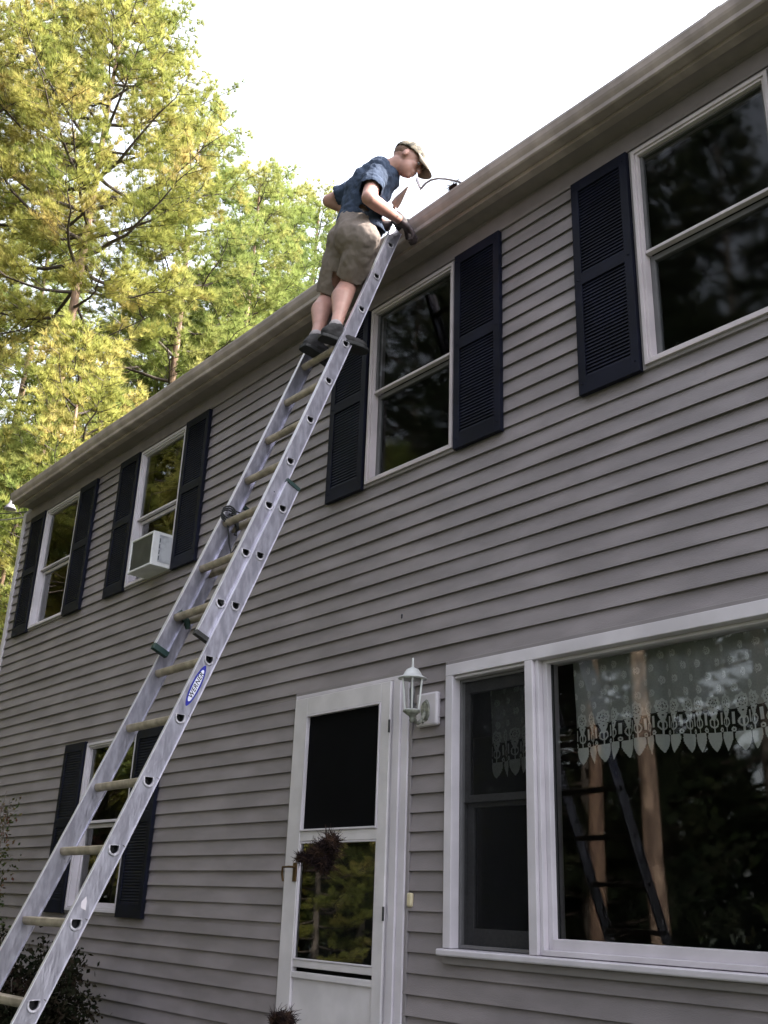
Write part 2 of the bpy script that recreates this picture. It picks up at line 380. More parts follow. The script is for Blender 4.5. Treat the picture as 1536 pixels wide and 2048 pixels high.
b.build('rake_board', M_WHITE, house)

# windows ------------------------------------------------------------------
def dh_window(x0, x1, z0, z1, mframe, meet=None, M_GLASS=M_GLASS, msash=None):
    msash = msash or mframe
    """double hung window part with frame, sashes and panes as sub-parts"""
    meet = meet if meet else (z0 + z1) / 2 - 0.005
    b = MB()
    b.mat(1).frame(x0, x1, z0, z1, 0.020, W - 0.020, W + 0.05)                 # channel strip
    b.mat(0).frame(x0 + 0.0205, x1 - 0.0205, z0 + 0.0205, z1 - 0.0205, 0.020, W - 0.034, W + 0.05)
    b.frame(x0 + 0.041, x1 - 0.041, z0 + 0.041, z1 - 0.041, 0.014, W - 0.024, W + 0.05)
    wo = b.build('window', [mframe, M_SIDEWALL], house, bevel=0.0015)
    gx0, gx1, gz0, gz1 = x0 + 0.0555, x1 - 0.0555, z0 + 0.0555, z1 - 0.0555
    s = MB(); s.frame(gx0, gx1, meet + 0.018, gz1, 0.016, W - 0.002, W + 0.022, wb=0.004, wt=0.010); s.build('upper_sash', msash, wo)
    s = MB(); s.box(gx0, gx1, W - 0.012, W + 0.022, meet, meet + 0.0175); s.build('meeting_rail', mframe, wo, bevel=0.002)
    s = MB(); s.frame(gx0, gx1, gz0, meet - 0.004, 0.026, W + 0.026, W + 0.055, wb=0.030, wt=0.03); s.build('lower_sash', msash, wo, bevel=0.0015)
    s = MB(); s.add([(gx0 + 0.02, W + 0.006, meet + 0.02), (gx1 - 0.02, W + 0.006, meet + 0.02), (gx1 - 0.02, W + 0.006, gz1 - 0.02), (gx0 + 0.02, W + 0.006, gz1 - 0.02)], [(0, 1, 2, 3)]); s.build('pane', M_GLASS, wo)
    s = MB(); s.add([(gx0 + 0.02, W + 0.041, gz0 + 0.03), (gx1 - 0.02, W + 0.041, gz0 + 0.03), (gx1 - 0.02, W + 0.041, meet - 0.02), (gx0 + 0.02, W + 0.041, meet - 0.02)], [(0, 1, 2, 3)]); s.build('pane', M_GLASS, wo)
    return wo
dh_window(*WA['A'], ZB, ZT, M_WHITE, 4.60)
dh_window(*WA['B'], ZB, ZT, M_WHITE, 4.60)
dh_window(*WA['C'], ZB, ZT, M_CREAM, 4.63, M_GLASSC, M_GREYF)
dh_window(*WA['D'], ZB, ZT, M_CREAM, 4.62, M_GLASSC, M_GREYF)
dh_window(E0, E1, EZ0, EZ1, M_WHITE, 2.02)

def shutter(x0, x1, z0, z1):
    b = MB(); y0, y1 = W - 0.045, W - 0.014; sw = 0.048; tr, mr, br = 0.070, 0.070, 0.095
    zm = z0 + (z1 - z0) * 0.515
    b.box(x0, x0 + sw, y0, y1, z0, z1); b.box(x1 - sw, x1, y0, y1, z0, z1)
    xa, xb = x0 + sw, x1 - sw
    b.box(xa, xb, y0, y1, z0, z0 + br); b.box(xa, xb, y0, y1, z1 - tr, z1); b.box(xa, xb, y0, y1, zm - mr / 2, zm + mr / 2)
    b.box(xa - 0.003, xb + 0.003, y1 - 0.004, y1 + 0.008, z0 + 0.05, z1 - 0.05)
    for a, c in ((z0 + br, zm - mr / 2), (zm + mr / 2, z1 - tr)):
        n = int((c - a) / 0.0205); p = (c - a) / n
        for i in range(n):
            z = a + i * p
            b.add([(xa, y0 + 0.0055, z + 0.001), (xb, y0 + 0.0055, z + 0.001), (xb, y0 + 0.0125, z + p * 1.02), (xa, y0 + 0.0125, z + p * 1.02),
                   (xa, y0 + 0.0045, z + 0.003), (xb, y0 + 0.0045, z + 0.003), (xb, y0 + 0.0155, z + 0.001), (xa, y0 + 0.0155, z + 0.001)], [(4, 5, 2, 3), (4, 0, 1, 5), (0, 7, 6, 1)])
    for zz in (z0 + 0.06, zm, z1 - 0.05):
        for xx in (x0 + sw / 2, x1 - sw / 2): b.lathe((xx, y0 - 0.002, zz), [(0.004, -0.004), (0.004, 0.004)], 6)
    o = b.build('shutter', M_SHUT, house, bevel=0.002)
    return o
SW = 0.372
for k, (a, c) in WA.items():
    shutter(a - SW - 0.002, a - 0.002, ZB - 0.005, ZT - 0.004); shutter(c + 0.002, c + SW + 0.002, ZB - 0.005, ZT - 0.004)
shutter(E0 - 0.392, E0 - 0.002, EZ0 - 0.005, EZ1); shutter(E1 + 0.002, E1 + 0.392, EZ0 - 0.005, EZ1)

# storm door ---------------------------------------------------------------
b = MB()
b.mat(1).box(DX0 - 0.022, DX0, W - 0.018, W + 0.03, 0.55, DZ1 + 0.022); b.box(DX0, DX1, W - 0.018, W + 0.03, DZ1, DZ1 + 0.022); b.box(DX1, DX1 + 0.022, W - 0.018, W + 0.03, 0.55, DZ1 + 0.022)
b.mat(0).box(DX0, DX0 + 0.018, W - 0.03, W + 0.1, 0.55, DZ1); b.box(DX0 + 0.018, DX1, W - 0.03, W + 0.1, DZ1 - 0.022, DZ1)
b.box(DX1 - 0.055, DX1, W - 0.028, W + 0.1, 0.55, DZ1 - 0.022); b.box(DX1 - 0.105, DX1 - 0.056, W - 0.040, W + 0.1, 0.55, DZ1 - 0.022)
b.box(DX1 - 0.128, DX1 - 0.109, W - 0.030, W + 0.1, 0.55, DZ1 - 0.022)
b.build('door_trim', [M_WHITE, M_SIDEWALL], house, bevel=0.003)
lx0, lx1, lz0, lz1 = DX0 + 0.020, DX1 - 0.132, 0.60, DZ1 - 0.026
gx0, gx1 = -5.006, -4.328
b = MB(); y0, y1 = W - 0.046, W - 0.006
b.box(lx0, gx0 - 0.012, y0, y1, lz0, lz1); b.box(gx1 + 0.012, lx1, y0, y1, lz0, lz1)
b.box(gx0 - 0.012, gx1 + 0.012, y0, y1, 2.565, lz1)
b.box(gx0 - 0.012, gx1 + 0.012, y0 + 0.004, y1, 1.821, 1.880)
b.box(gx0 - 0.012, gx1 + 0.012, y0 + 0.002, y1, 1.095, 1.128); b.box(gx0 - 0.012, gx1 + 0.012, y0 + 0.016, y1 - 0.006, lz0, 1.095)
b.box(gx0 - 0.012, gx1 + 0.012, y0 + 0.008, y1, 1.150, 1.188)
door = b.build('storm_door', M_DOOR, house, bevel=0.004)
b = MB(); b.frame(gx0 - 0.0115, gx1 + 0.0115, 1.8805, 2.5645, 0.011, y0 - 0.006, y0 + 0.02); b.build('glass_frame', M_WHITE, door, bevel=0.002)
b = MB(); b.frame(gx0 - 0.0115, gx1 + 0.0115, 1.1885, 1.8205, 0.009, y0 + 0.004, y0 + 0.02); b.build('glass_frame', M_WHITE, door, bevel=0.002)
b = MB(); b.box(gx0 - 0.001, gx1 + 0.001, W - 0.026, W - 0.022, 1.890, 2.555); b.build('screen', M_SCREEN, door)
b = MB(); b.add([(gx0 - 0.003, W - 0.028, 1.196), (gx1 + 0.003, W - 0.028, 1.196), (gx1 + 0.003, W - 0.028, 1.813), (gx0 - 0.003, W - 0.028, 1.813)], [(0, 1, 2, 3)]); b.build('pane', M_GLASS, door)
b = MB(); b.box(gx0 - 0.2, gx1 + 0.2, W + 0.05, W + 0.09, 0.55, 2.67); b.build('inner_door', M_DARK, house)
b = MB(); hp = px(590, 1745, W - 0.05)
b.box(hp.x - 0.017, hp.x + 0.017, W - 0.056, W - 0.0465, hp.z - 0.05, hp.z + 0.055)
b.tube([(hp.x, W - 0.05, hp.z + 0.03), (hp.x, W - 0.10, hp.z + 0.03), (hp.x - 0.05, W - 0.105, hp.z + 0.028), (hp.x - 0.06, W - 0.10, hp.z - 0.01), (hp.x - 0.058, W - 0.09, hp.z - 0.05)], 0.007)
b.build('handle', M_BRONZE, door, smooth=False, bevel=0.003)
for zz in (2.42, 1.45, 0.85):
    b = MB(); b.lathe((lx1 + 0.002, W - 0.050, zz), [(0.006, -0.035), (0.006, 0.035)], 8); b.build('hinge', M_BLACKR, door)
b = MB(); b.box(DX0 - 0.35, DX1 + 0.35, W - 1.2, W - 0.03, 0.0, 0.5); b.box(DX0 - 0.35, DX1 + 0.35, W - 1.5, W - 1.2, 0.0, 0.33); b.box(DX0 - 0.35, DX1 + 0.35, W - 1.8, W - 1.5, 0, 0.16)
b.build('door_step', M_CONC, house, bevel=0.01)

# picture window -------------------------------------------------------------
b = MB()
b.mat(1).box(PX0 - 0.024, PX0, W - 0.018, W + 0.03, PZ0 - 0.035, PZ1 + 0.026); b.box(PX0, PX1, W - 0.018, W + 0.03, PZ1, PZ1 + 0.026)
b.box(PX0, PX1, W - 0.035, W + 0.03, PZ0 - 0.036, PZ0 - 0.001)
b.mat(0)
b.box(PX0, PX0 + 0.052, W - 0.040, W + 0.10, PZ0 + 0.034, PZ1 - 0.062); b.box(PX1 - 0.052, PX1, W - 0.040, W + 0.10, PZ0 + 0.034, PZ1 - 0.062)
b.box(PX0, PX1, W - 0.040, W + 0.10, PZ1 - 0.062, PZ1)
mx0, mx1 = -3.245, -3.195
b.box(mx0, mx1, W - 0.040, W + 0.10, PZ0 + 0.034, PZ1 - 0.062)
mx2, mx3 = -1.00, -0.95
b.box(mx2, mx3, W - 0.040, W + 0.10, PZ0 + 0.034, PZ1 - 0.062)
b.box(PX0 + 0.052, mx0, W - 0.022, W + 0.1, PZ1 - 0.078, PZ1 - 0.063)
# recessed jambs of the fixed light
ja, jb, jt = mx1 + 0.001, mx2 - 0.001, PZ1 - 0.063
b.box(ja, ja + 0.020, W - 0.020, W + 0.10, PZ0 + 0.035, jt); b.box(jb - 0.020, jb, W - 0.020, W + 0.10, PZ0 + 0.035, jt)
b.box(ja + 0.0205, ja + 0.048, W + 0.012, W + 0.10, PZ0 + 0.035, jt); b.box(jb - 0.048, jb - 0.0205, W + 0.012, W + 0.10, PZ0 + 0.035, jt)
b.box(ja + 0.0485, jb - 0.0485, W + 0.012, W + 0.10, jt - 0.016, jt)
b.box(ja + 0.0485, jb - 0.0485, W + 0.006, W + 0.10, PZ0 + 0.035, PZ0 + 0.105)
b.box(ja + 0.021, jb - 0.021, W - 0.03, W + 0.005, PZ0 + 0.035, PZ0 + 0.058)
b.extr_x([(W + 0.1, PZ0), (W - 0.062, PZ0), (W - 0.066, PZ0 + 0.006), (W - 0.066, PZ0 + 0.026), (W - 0.06, PZ0 + 0.031), (W + 0.1, PZ0 + 0.034)], PX0 - 0.02, PX1 + 0.02)
pw = b.build('picture_window', [M_WHITE, M_SIDEWALL], house, bevel=0.003)
s = MB(); pa, pb_, pc, pd = ja + 0.0485, jb - 0.0485, PZ0 + 0.105, jt - 0.016
s.box(pa, pa + 0.008, W + 0.044, W + 0.056, pc, pd); s.build('gasket', M_BLACKR, pw); s = MB(); s.box(pb_ - 0.008, pb_, W + 0.044, W + 0.056, pc, pd); s.build('gasket', M_BLACKR, pw)
s = MB(); s.add([(pa, W + 0.05, pc), (pb_, W + 0.05, pc), (pb_, W + 0.05, pd), (pa, W + 0.05, pd)], [(0, 1, 2, 3)]); s.build('pane', M_GLASSD, pw)
def side_sash(xa, xb):
    za, zb, zm = PZ0 + 0.036, PZ1 - 0.080, 2.010
    s = MB(); s.frame(xa, xb, za, zb, 0.016, W + 0.016, W + 0.1)
    s.frame(xa + 0.0165, xb - 0.0165, zm - 0.02, zb - 0.0165, 0.040, W + 0.030, W + 0.055, wb=0.036, wt=0.06)
    s.frame(xa + 0.0165, xb - 0.0165, za + 0.0165, zm - 0.021, 0.045, W + 0.060, W + 0.085, wb=0.075, wt=0.02)
    s.build('side_sash', M_GREYF, pw, bevel=0.002)
    s = MB(); s.add([(xa + 0.05, W + 0.043, zm), (xb - 0.05, W + 0.043, zm), (xb - 0.05, W + 0.043, zb - 0.07), (xa + 0.05, W + 0.043, zb - 0.07)], [(0, 1, 2, 3)]); s.build('pane', M_GLASSD, pw)
    s = MB(); s.add([(xa + 0.05, W + 0.073, za + 0.08), (xb - 0.05, W + 0.073, za + 0.08), (xb - 0.05, W + 0.073, zm - 0.03), (xa + 0.05, W + 0.073, zm - 0.03)], [(0, 1, 2, 3)]); s.build('pane', M_GLASSD, pw)
def mesh_screen(xa, xb):
    s = MB(); s.add([(xa + 0.03, W + 0.026, PZ0 + 0.05), (xb - 0.03, W + 0.026, PZ0 + 0.05), (xb - 0.03, W + 0.026, PZ1 - 0.09), (xa + 0.03, W + 0.026, PZ1 - 0.09)], [(0, 1, 2, 3)]); s.build('insect_screen', M_SCR, pw)
side_sash(PX0 + 0.053, mx0 - 0.001); mesh_screen(PX0 + 0.053, mx0 - 0.001); mesh_screen(mx3 + 0.001, PX1 - 0.053); side_sash(mx3 + 0.001, PX1 - 0.053)

# lace valance ---------------------------------------------------------------
def lace(x0, x1, ztop, zbot, yc, name, label, seed=0, leaf=0.074, fold=0.016):
    rnd = random.Random(seed)
    L = (x1 - x0) * 1.28; H = ztop - zbot; c = 0.0032
    nu, nv = int(L / c), int(H / c)
    u = (np.arange(nu) + 0.5) * c; v = (np.arange(nv) + 0.5) * c     # v measured up from the lowest tip
    U, V = np.meshgrid(u, v, indexing='ij')
    P = leaf * 1.12; fu = (U / P) % 1.0 - 0.5; au = np.abs(fu) * P
    solid = np.zeros_like(U, bool); net = np.zeros_like(U, bool)
    lh = 0.080
    w = np.where(V < lh, leaf * 0.5 * np.sin(np.clip(V / lh, 0, 1) * math.pi * 0.62 + 0.05) ** 0.9, 0)
    leafm = (V < lh) & (au < w) 
    solid |= leafm
    # connecting knots between the leaves
    fv = V - (lh + 0.010); bu = np.abs(np.abs(fu) - 0.5) * P
    solid |= (np.hypot(bu, fv) < 0.011) & ~(np.hypot(bu, fv) < 0.004)
    solid |= (au < 0.004) & (V >= lh) & (V < lh + 0.05)
    solid |= (np.abs(np.hypot(au, V - (lh + 0.042)) - 0.020) < 0.0035)
    # small pendants
    pv = V - (lh + 0.052); solid |= (pv > 0) & (pv < 0.045) & (au < 0.006 + pv * 0.42) & ~((au < 0.004) & (pv > 0.03))
    solid |= (bu < 0.007) & (pv > -0.02) & (pv < 0.03)
    # rosettes
    rc = lh + 0.052 + 0.074; rr = np.hypot(au, V - rc); th = np.arctan2(V - rc, fu * P)
    ros = (rr < 0.034 + 0.0025 * np.cos(8 * th)) & ~((rr > 0.0165) & (rr < 0.0205) & (np.cos(8 * th) > -0.3)) & ~((rr < 0.009) & (np.cos(4 * th) > 0.1))
    solid |= ros
    top = rc + 0.022
    net |= V > top + 0.006 * np.cos(2 * math.pi * U / P)
    net |= (V > rc - 0.03) & (bu < 0.014)
    # scattered flowers in the net above
    for row in range(0, 9):
        cv = top + 0.040 + row * 0.058
        if cv > H - 0.02: break
        off = 0.5 * (row % 2); fu2 = (U / (P * 1.25) + off) % 1.0 - 0.5
        r2 = np.hypot(fu2 * P * 1.25, V - cv); t2 = np.arctan2(V - cv, fu2)
        fl = (r2 < 0.017 + 0.004 * np.cos(5 * t2)) & ~(r2 < 0.004) & ~((r2 > 0.009) & (r2 < 0.0115))
        if row < 6: solid |= fl
    net &= ~solid
    keep = solid | net
    # position: gentle random gathers
    ph = [rnd.uniform(0, 6) for _ in range(4)]
    def curve(uu, vv):
        t = uu / L; x = x0 + (x1 - x0) * t + 0.010 * np.sin(uu * 42 + ph[0]) * np.cos(uu * 7 + ph[3])
        y = yc + fold * np.sin(uu * 42 + ph[1]) * (0.55 + 0.45 * np.sin(uu * 5.3 + ph[2])) + 0.006 * np.sin(uu * 17 + vv * 9)
        return x, y
    gu = np.arange(nu + 1) * c; gv = np.arange(nv + 1) * c
    GU, GV = np.meshgrid(gu, gv, indexing='ij'); X, Y = curve(GU, GV)
    Z = zbot + GV + 0.010 * np.sin(GU * 6 + ph[2])
    co = np.stack([X, Y, Z], -1).reshape(-1, 3)
    ii, jj = np.nonzero(keep); a = ii * (nv + 1) + jj
    quads = np.stack([a, a + (nv + 1), a + (nv + 1) + 1, a + 1], 1)
    used = np.unique(quads); remap = np.full(len(co), -1); remap[used] = np.arange(len(used))
    me = mesh_np(name, co[used], remap[quads].astype(np.int32), 4, [M_LACE, M_NET], net[ii, jj].astype(np.int32))
    o = link(name, me); tag(o, label, 'curtain', 'lace valances behind the ground floor window'); return o
def mesh_np(name, co, faces, k, mats, mi=None, smooth=False):
    me = bpy.data.meshes.new(name); n = len(faces)
    me.vertices.add(len(co)); me.vertices.foreach_set('co', np.asarray(co, np.float32).ravel())
    me.loops.add(n * k); me.loops.foreach_set('vertex_index', np.asarray(faces, np.int32).ravel())
    me.polygons.add(n); me.polygons.foreach_set('loop_start', np.arange(0, n * k, k, dtype=np.int32))
    me.polygons.foreach_set('loop_total', np.full(n, k, np.int32))
    for m in mats: me.materials.append(m)
    if mi is not None: me.polygons.foreach_set('material_index', np.asarray(mi, np.int32))
    if smooth: me.polygons.foreach_set('use_smooth', np.ones(n, bool))
    me.update(calc_edges=True); me.validate(); return me
lace(ja + 0.10, jb - 0.03, 2.68, 2.155, W + 0.16, 'lace_valance', 'wide pale lace valance with leaf shaped points behind the large picture pane', 1)
lace(PX0 + 0.14, mx0 + 0.02, 2.66, 2.13, W + 0.17, 'lace_valance', 'narrow dim lace valance behind the grey framed side sash beside the picture pane', 5)

# ------------------------------------------------------------------ air conditioner
ac = empty('air_conditioner', (-7.25, W - 0.1, 3.97), 'white boxy air conditioner sticking out of the second upper window from the left', 'air conditioner')
ax0, ax1, az0, az1, ay = -7.452, -7.057, 3.978, 4.270, W - 0.205
b = MB(); t = 0.020
b.frame(ax0, ax1, az0, az1, t, ay, W + 0.10); b.box(ax0 + t, ax1 - t, ay + 0.03, W + 0.1, az0 + t, az1 - t)
b.build('case', M_ACW, ac, bevel=0.005)
b = MB(); n = 22
for i in range(n):
    z = az0 + t + (az1 - az0 - 2 * t) * (i + 0.5) / n; b.box(ax0 + t, ax1 - t, ay + 0.008, ay + 0.026, z - 0.002, z + 0.0035)
for i in range(1, 8): x = ax0 + t + (ax1 - ax0 - 2 * t) * i / 8; b.box(x - 0.001, x + 0.001, ay + 0.0265, ay + 0.0295, az0 + t, az1 - t)
b.build('grille', M_ACG, ac)
b = MB(); b.box(ax1 - 0.001, ax1 + 0.003, ay + 0.055, W - 0.03, az0 + 0.035, az1 - 0.025); b.build('side_panel', M_ACS, ac, bevel=0.002)
b = MB()
for i in range(4): b.box(ax1 + 0.003, ax1 + 0.0045, ay + 0.060, ay + 0.067, az0 + 0.05 + i * 0.05, az0 + 0.085 + i * 0.05)
b.build('painted_vent_slot', M_INK, ac)  # raised black strips, darkness of the slots put into the colour
b = MB(); b.box(-7.79, ax0 - 0.001, W + 0.060, W + 0.075, az0, az1); 
for i in range(10): x = -7.79 + 0.034 * i; b.box(x, x + 0.012, W + 0.052, W + 0.0595, az0 + 0.006, az1 - 0.006)
b.build('accordion_panel', M_ACW, ac)

# ------------------------------------------------------------------ wall lantern
LC = Vector((-3.885, W - 0.20, 2.447))
lan = empty('wall_lantern', (LC.x + 0.0, W - 0.02, 2.48), 'white six sided carriage lantern on a square block right of the door', 'wall lamp')
b = MB(); b.box(-4.030, -3.866, W - 0.040, W - 0.004, 2.392, 2.572); b.build('mounting_block', M_IVORY if False else M_WHITE, lan, bevel=0.012)
b = MB(); cx = -3.945
b.add([(cx + 0.030 * math.cos(a), W - 0.0415 - 0.012 * (1 if k >= 12 else 0), 2.475 + (0.060 if k < 12 else 0.048) * math.sin(a)) for k, a in [(k, (k % 12) * math.pi / 6) for k in range(24)]],
      [(k, (k + 1) % 12, 12 + (k + 1) % 12, 12 + k) for k in range(12)] + [tuple(range(12, 24))])
b.build('back_plate', M_LAMPD, lan)
b = MB(); arm = []
for i in range(13):
    t = i / 12.0; arm.append((cx + (LC.x - cx) * t, W - 0.05 - 0.15 * t, 2.465 - 0.055 * math.sin(t * math.pi) - 0.035 * t))
b.tube(arm, [0.008 + 0.004 * math.sin(i * 1.2) ** 2 for i in range(13)], 8)
b.tube([(cx, W - 0.05, 2.47), (cx + 0.01, W - 0.075, 2.445), (cx + 0.01, W - 0.085, 2.415), (cx, W - 0.065, 2.405), (cx, W - 0.055, 2.42)], 0.006, 6)
b.build('arm', M_LAMPD, lan, smooth=True)
b = MB(); b.lathe((LC.x, LC.y, 2.445), [(0.046, 0.0), (0.046, -0.008), (0.030, -0.020), (0.016, -0.030), (0.010, -0.042), (0.014, -0.052), (0.006, -0.062), (0.001, -0.066)], 18); b.build('base_cup', M_LAMPD, lan, smooth=True)
b = MB(); lz = 2.447; top = 2.615; rb, rt = 0.040, 0.058
for k in range(6):
    a = k * math.pi / 3 + 0.3
    p0 = Vector((LC.x + rb * math.cos(a), LC.y + rb * math.sin(a), lz)); p1 = Vector((LC.x + rt * math.cos(a), LC.y + rt * math.sin(a), top)); b.tube([p0, p1], 0.0055, 4)
    a2 = a + math.pi / 3; q1 = Vector((LC.x + rt * math.cos(a2), LC.y + rt * math.sin(a2), top)); q0 = Vector((LC.x + rb * math.cos(a2), LC.y + rb * math.sin(a2), lz))
    b.tube([p1, q1], 0.003, 4); b.tube([p0, q0], 0.003, 4)
b.build('cage', M_LAMPW, lan)
b = MB()
for k in range(6):
    a = k * math.pi / 3 + 0.3; a2 = a + math.pi / 3
    b.add([(LC.x + rb * math.cos(a) * .97, LC.y + rb * math.sin(a) * .97, lz), (LC.x + rb * math.cos(a2) * .97, LC.y + rb * math.sin(a2) * .97, lz), (LC.x + rt * math.cos(a2) * .97, LC.y + rt * math.sin(a2) * .97, top), (LC.x + rt * math.cos(a) * .97, LC.y + rt * math.sin(a) * .97, top)], [(0, 1, 2, 3)])
b.build('lamp_glass', glass_mat('lantern glass', 1.5, (0.9, 0.9, 0.9), 0.0), lan)
b = MB(); b.lathe((LC.x, LC.y, lz), [(0.011, 0), (0.011, 0.05), (0.014, 0.06), (0.016, 0.11), (0.008, 0.13)], 10); b.build('bulb', mat('lamp holder', (0.10, 0.10, 0.12), 0.4), lan, smooth=True)
b = MB(); b.lathe((LC.x, LC.y, top), [(0.076, -0.005), (0.077, 0.0), (0.062, 0.007), (0.050, 0.016), (0.043, 0.032), (0.031, 0.047), (0.013, 0.055), (0.006, 0.062), (0.0075, 0.068), (0.006, 0.074), (0.005, 0.098), (0.0045, 0.108), (0.001, 0.110)], 24); b.build('lamp_roof', M_LAMPW, lan, smooth=True)
# door bell
b = MB(); b.box(-4.080, -4.046, W - 0.030, W - 0.006, 1.488, 1.556); o = b.build('doorbell', M_IVORY, None, bevel=0.008); tag(o, 'small ivory doorbell button on the siding right of the door frame', 'doorbell')
p = px(805, 1233, W - 0.008); b = MB(); b.lathe((p.x, W - 0.012, p.z), [(0.001, -0.016), (0.006, -0.008), (0.0045, 0.0), (0.006, 0.008), (0.001, 0.016)], 8); o = b.build('insect', M_INK, None, smooth=True); tag(o, 'tiny dark insect resting on the siding high above the door', 'insect')

# ------------------------------------------------------------------ fitting and cables at the left eave end
c0 = px(20, 1018, 4.05)
fit = empty('service_fitting', (c0.x, c0.y, c0.z), 'grey cone shaped cable fitting hanging at the left end of the eave', 'cable fitting')
b = MB(); b.lathe(c0, [(0.075, -0.005), (0.078, 0.0), (0.055, 0.035), (0.030, 0.075), (0.016, 0.12), (0.013, 0.155)], 16); b.build('cone', M_BELL, fit, smooth=True)
b = MB(); b.lathe(c0 + Vector((0, 0, 0.15)), [(0.014, 0), (0.02, 0.015), (0.014, 0.032), (0.002, 0.036)], 10); b.build('knob', M_BELL, fit, smooth=True)
for i, (ya, yb, lab) in enumerate([(1017, 1023, 'upper dark overhead cable running left from the house corner'), (1040, 1033, 'lower pale overhead cable running left from the house corner')]):
    a = px(58, yb, 3.8); c = px(-60, ya - (6 if i else 0), 4.6); b = MB()
    pts = [a.lerp(c, t / 12) + Vector((0, 0, -0.05 * math.sin(t / 12 * math.pi))) for t in range(13)] + [c + (c - a) * 4]
    b.tube(pts, 0.007 if i == 0 else 0.009, 6); o = b.build('overhead_cable', M_ROPE if i == 0 else M_BELL); tag(o, lab, 'cable')

# ------------------------------------------------------------------ bent rod and debris at the gutter
b = MB(); pts = [px(x, y, 3.50) for x, y in ((842, 377), (852, 366), (862, 360), (876, 357), (892, 358), (908, 361), (922, 365), (934, 371))]
b.tube(pts, [0.010, 0.007, 0.007, 0.007, 0.007, 0.007, 0.007, 0.008], 8); rod = b.build('bent_pipe', M_BELL, None, smooth=True); tag(rod, 'thin curved grey pipe poking up from the gutter in front of the man', 'pipe')
b = MB(); q = [px(834, 360, 3.50), px(843, 362, 3.50), px(846, 378, 3.50), px(840, 380, 3.50)]
b.tube([px(835, 358, 3.50), px(840, 372, 3.50), px(842, 381, 3.50)], [0.015, 0.012, 0.004], 6); b.build('nozzle', M_WHITE, rod)

# ------------------------------------------------------------------ extension ladder
QL = dict(P0=Vector((-3.9604, 2.597, 1.8817 + G0)), a=0.3967, b=-0.0152, g=0.0172, n=0.0705, l=-0.03, Wb=0.45, Wf=0.3904, dx=-0.0126, K=0.0732, kx=0.0095)
LU = Vector((math.sin(QL['b']), math.sin(QL['a']) * math.cos(QL['b']), math.cos(QL['a']) * math.cos(QL['b'])))
LW = Vector((math.cos(QL['g']), math.sin(QL['g']), 0)); LW -= LU * LW.dot(LU); LW.normalize()
LN = LW.cross(LU)
if LN.y > 0: LN = -LN
def lp(t, side=0.0, off=0.0):
    s = (t + 1.0) / 3.2; s = max(-1.0, min(1.0, s)); f = 1 - s * s
    return QL['P0'] + LU * t + LW * (side + QL['kx'] * f) + LN * (off - QL['K'] * f)
RG = 0.3048
TFB = QL['l'] - RG * 2 - 0.20; TFT = QL['l'] + RG * 7 + 0.155
TBT = 0.165; TBB = -(QL['P0'].z / LU.z) + 0.0
TBB = -3.65
ladder = empty('extension_ladder', lp(TBB, -0.2, 0), 'tall aluminium extension ladder leaning on the gutter under the man', 'ladder')
def dshape(r, n=20):
    # D with its flat side level on top; returned as (horizontal, vertical) offsets
    pts = []
    for k in range(n):
        a = math.pi * (1.0 + k / (n - 1.0)); pts.append((r * math.cos(a), r * 1.0 * math.sin(a)))
    return pts + [(r, r * 0.45), (r * 0.93, r * 0.62)] + [(r * x, r * 0.66) for x in (0.8, 0.5, 0.2, -0.2, -0.5, -0.8)] + [(-r * 0.93, r * 0.62), (-r, r * 0.45)]
def hv(t):
    # horizontal and vertical directions inside the rail's web plane
    h = Vector((0, 1, 0)); h -= LW * h.dot(LW); h.normalize(); v = LW.cross(h)
    if v.z < 0: v = -v
    return h, v
HH, VV = hv(0)
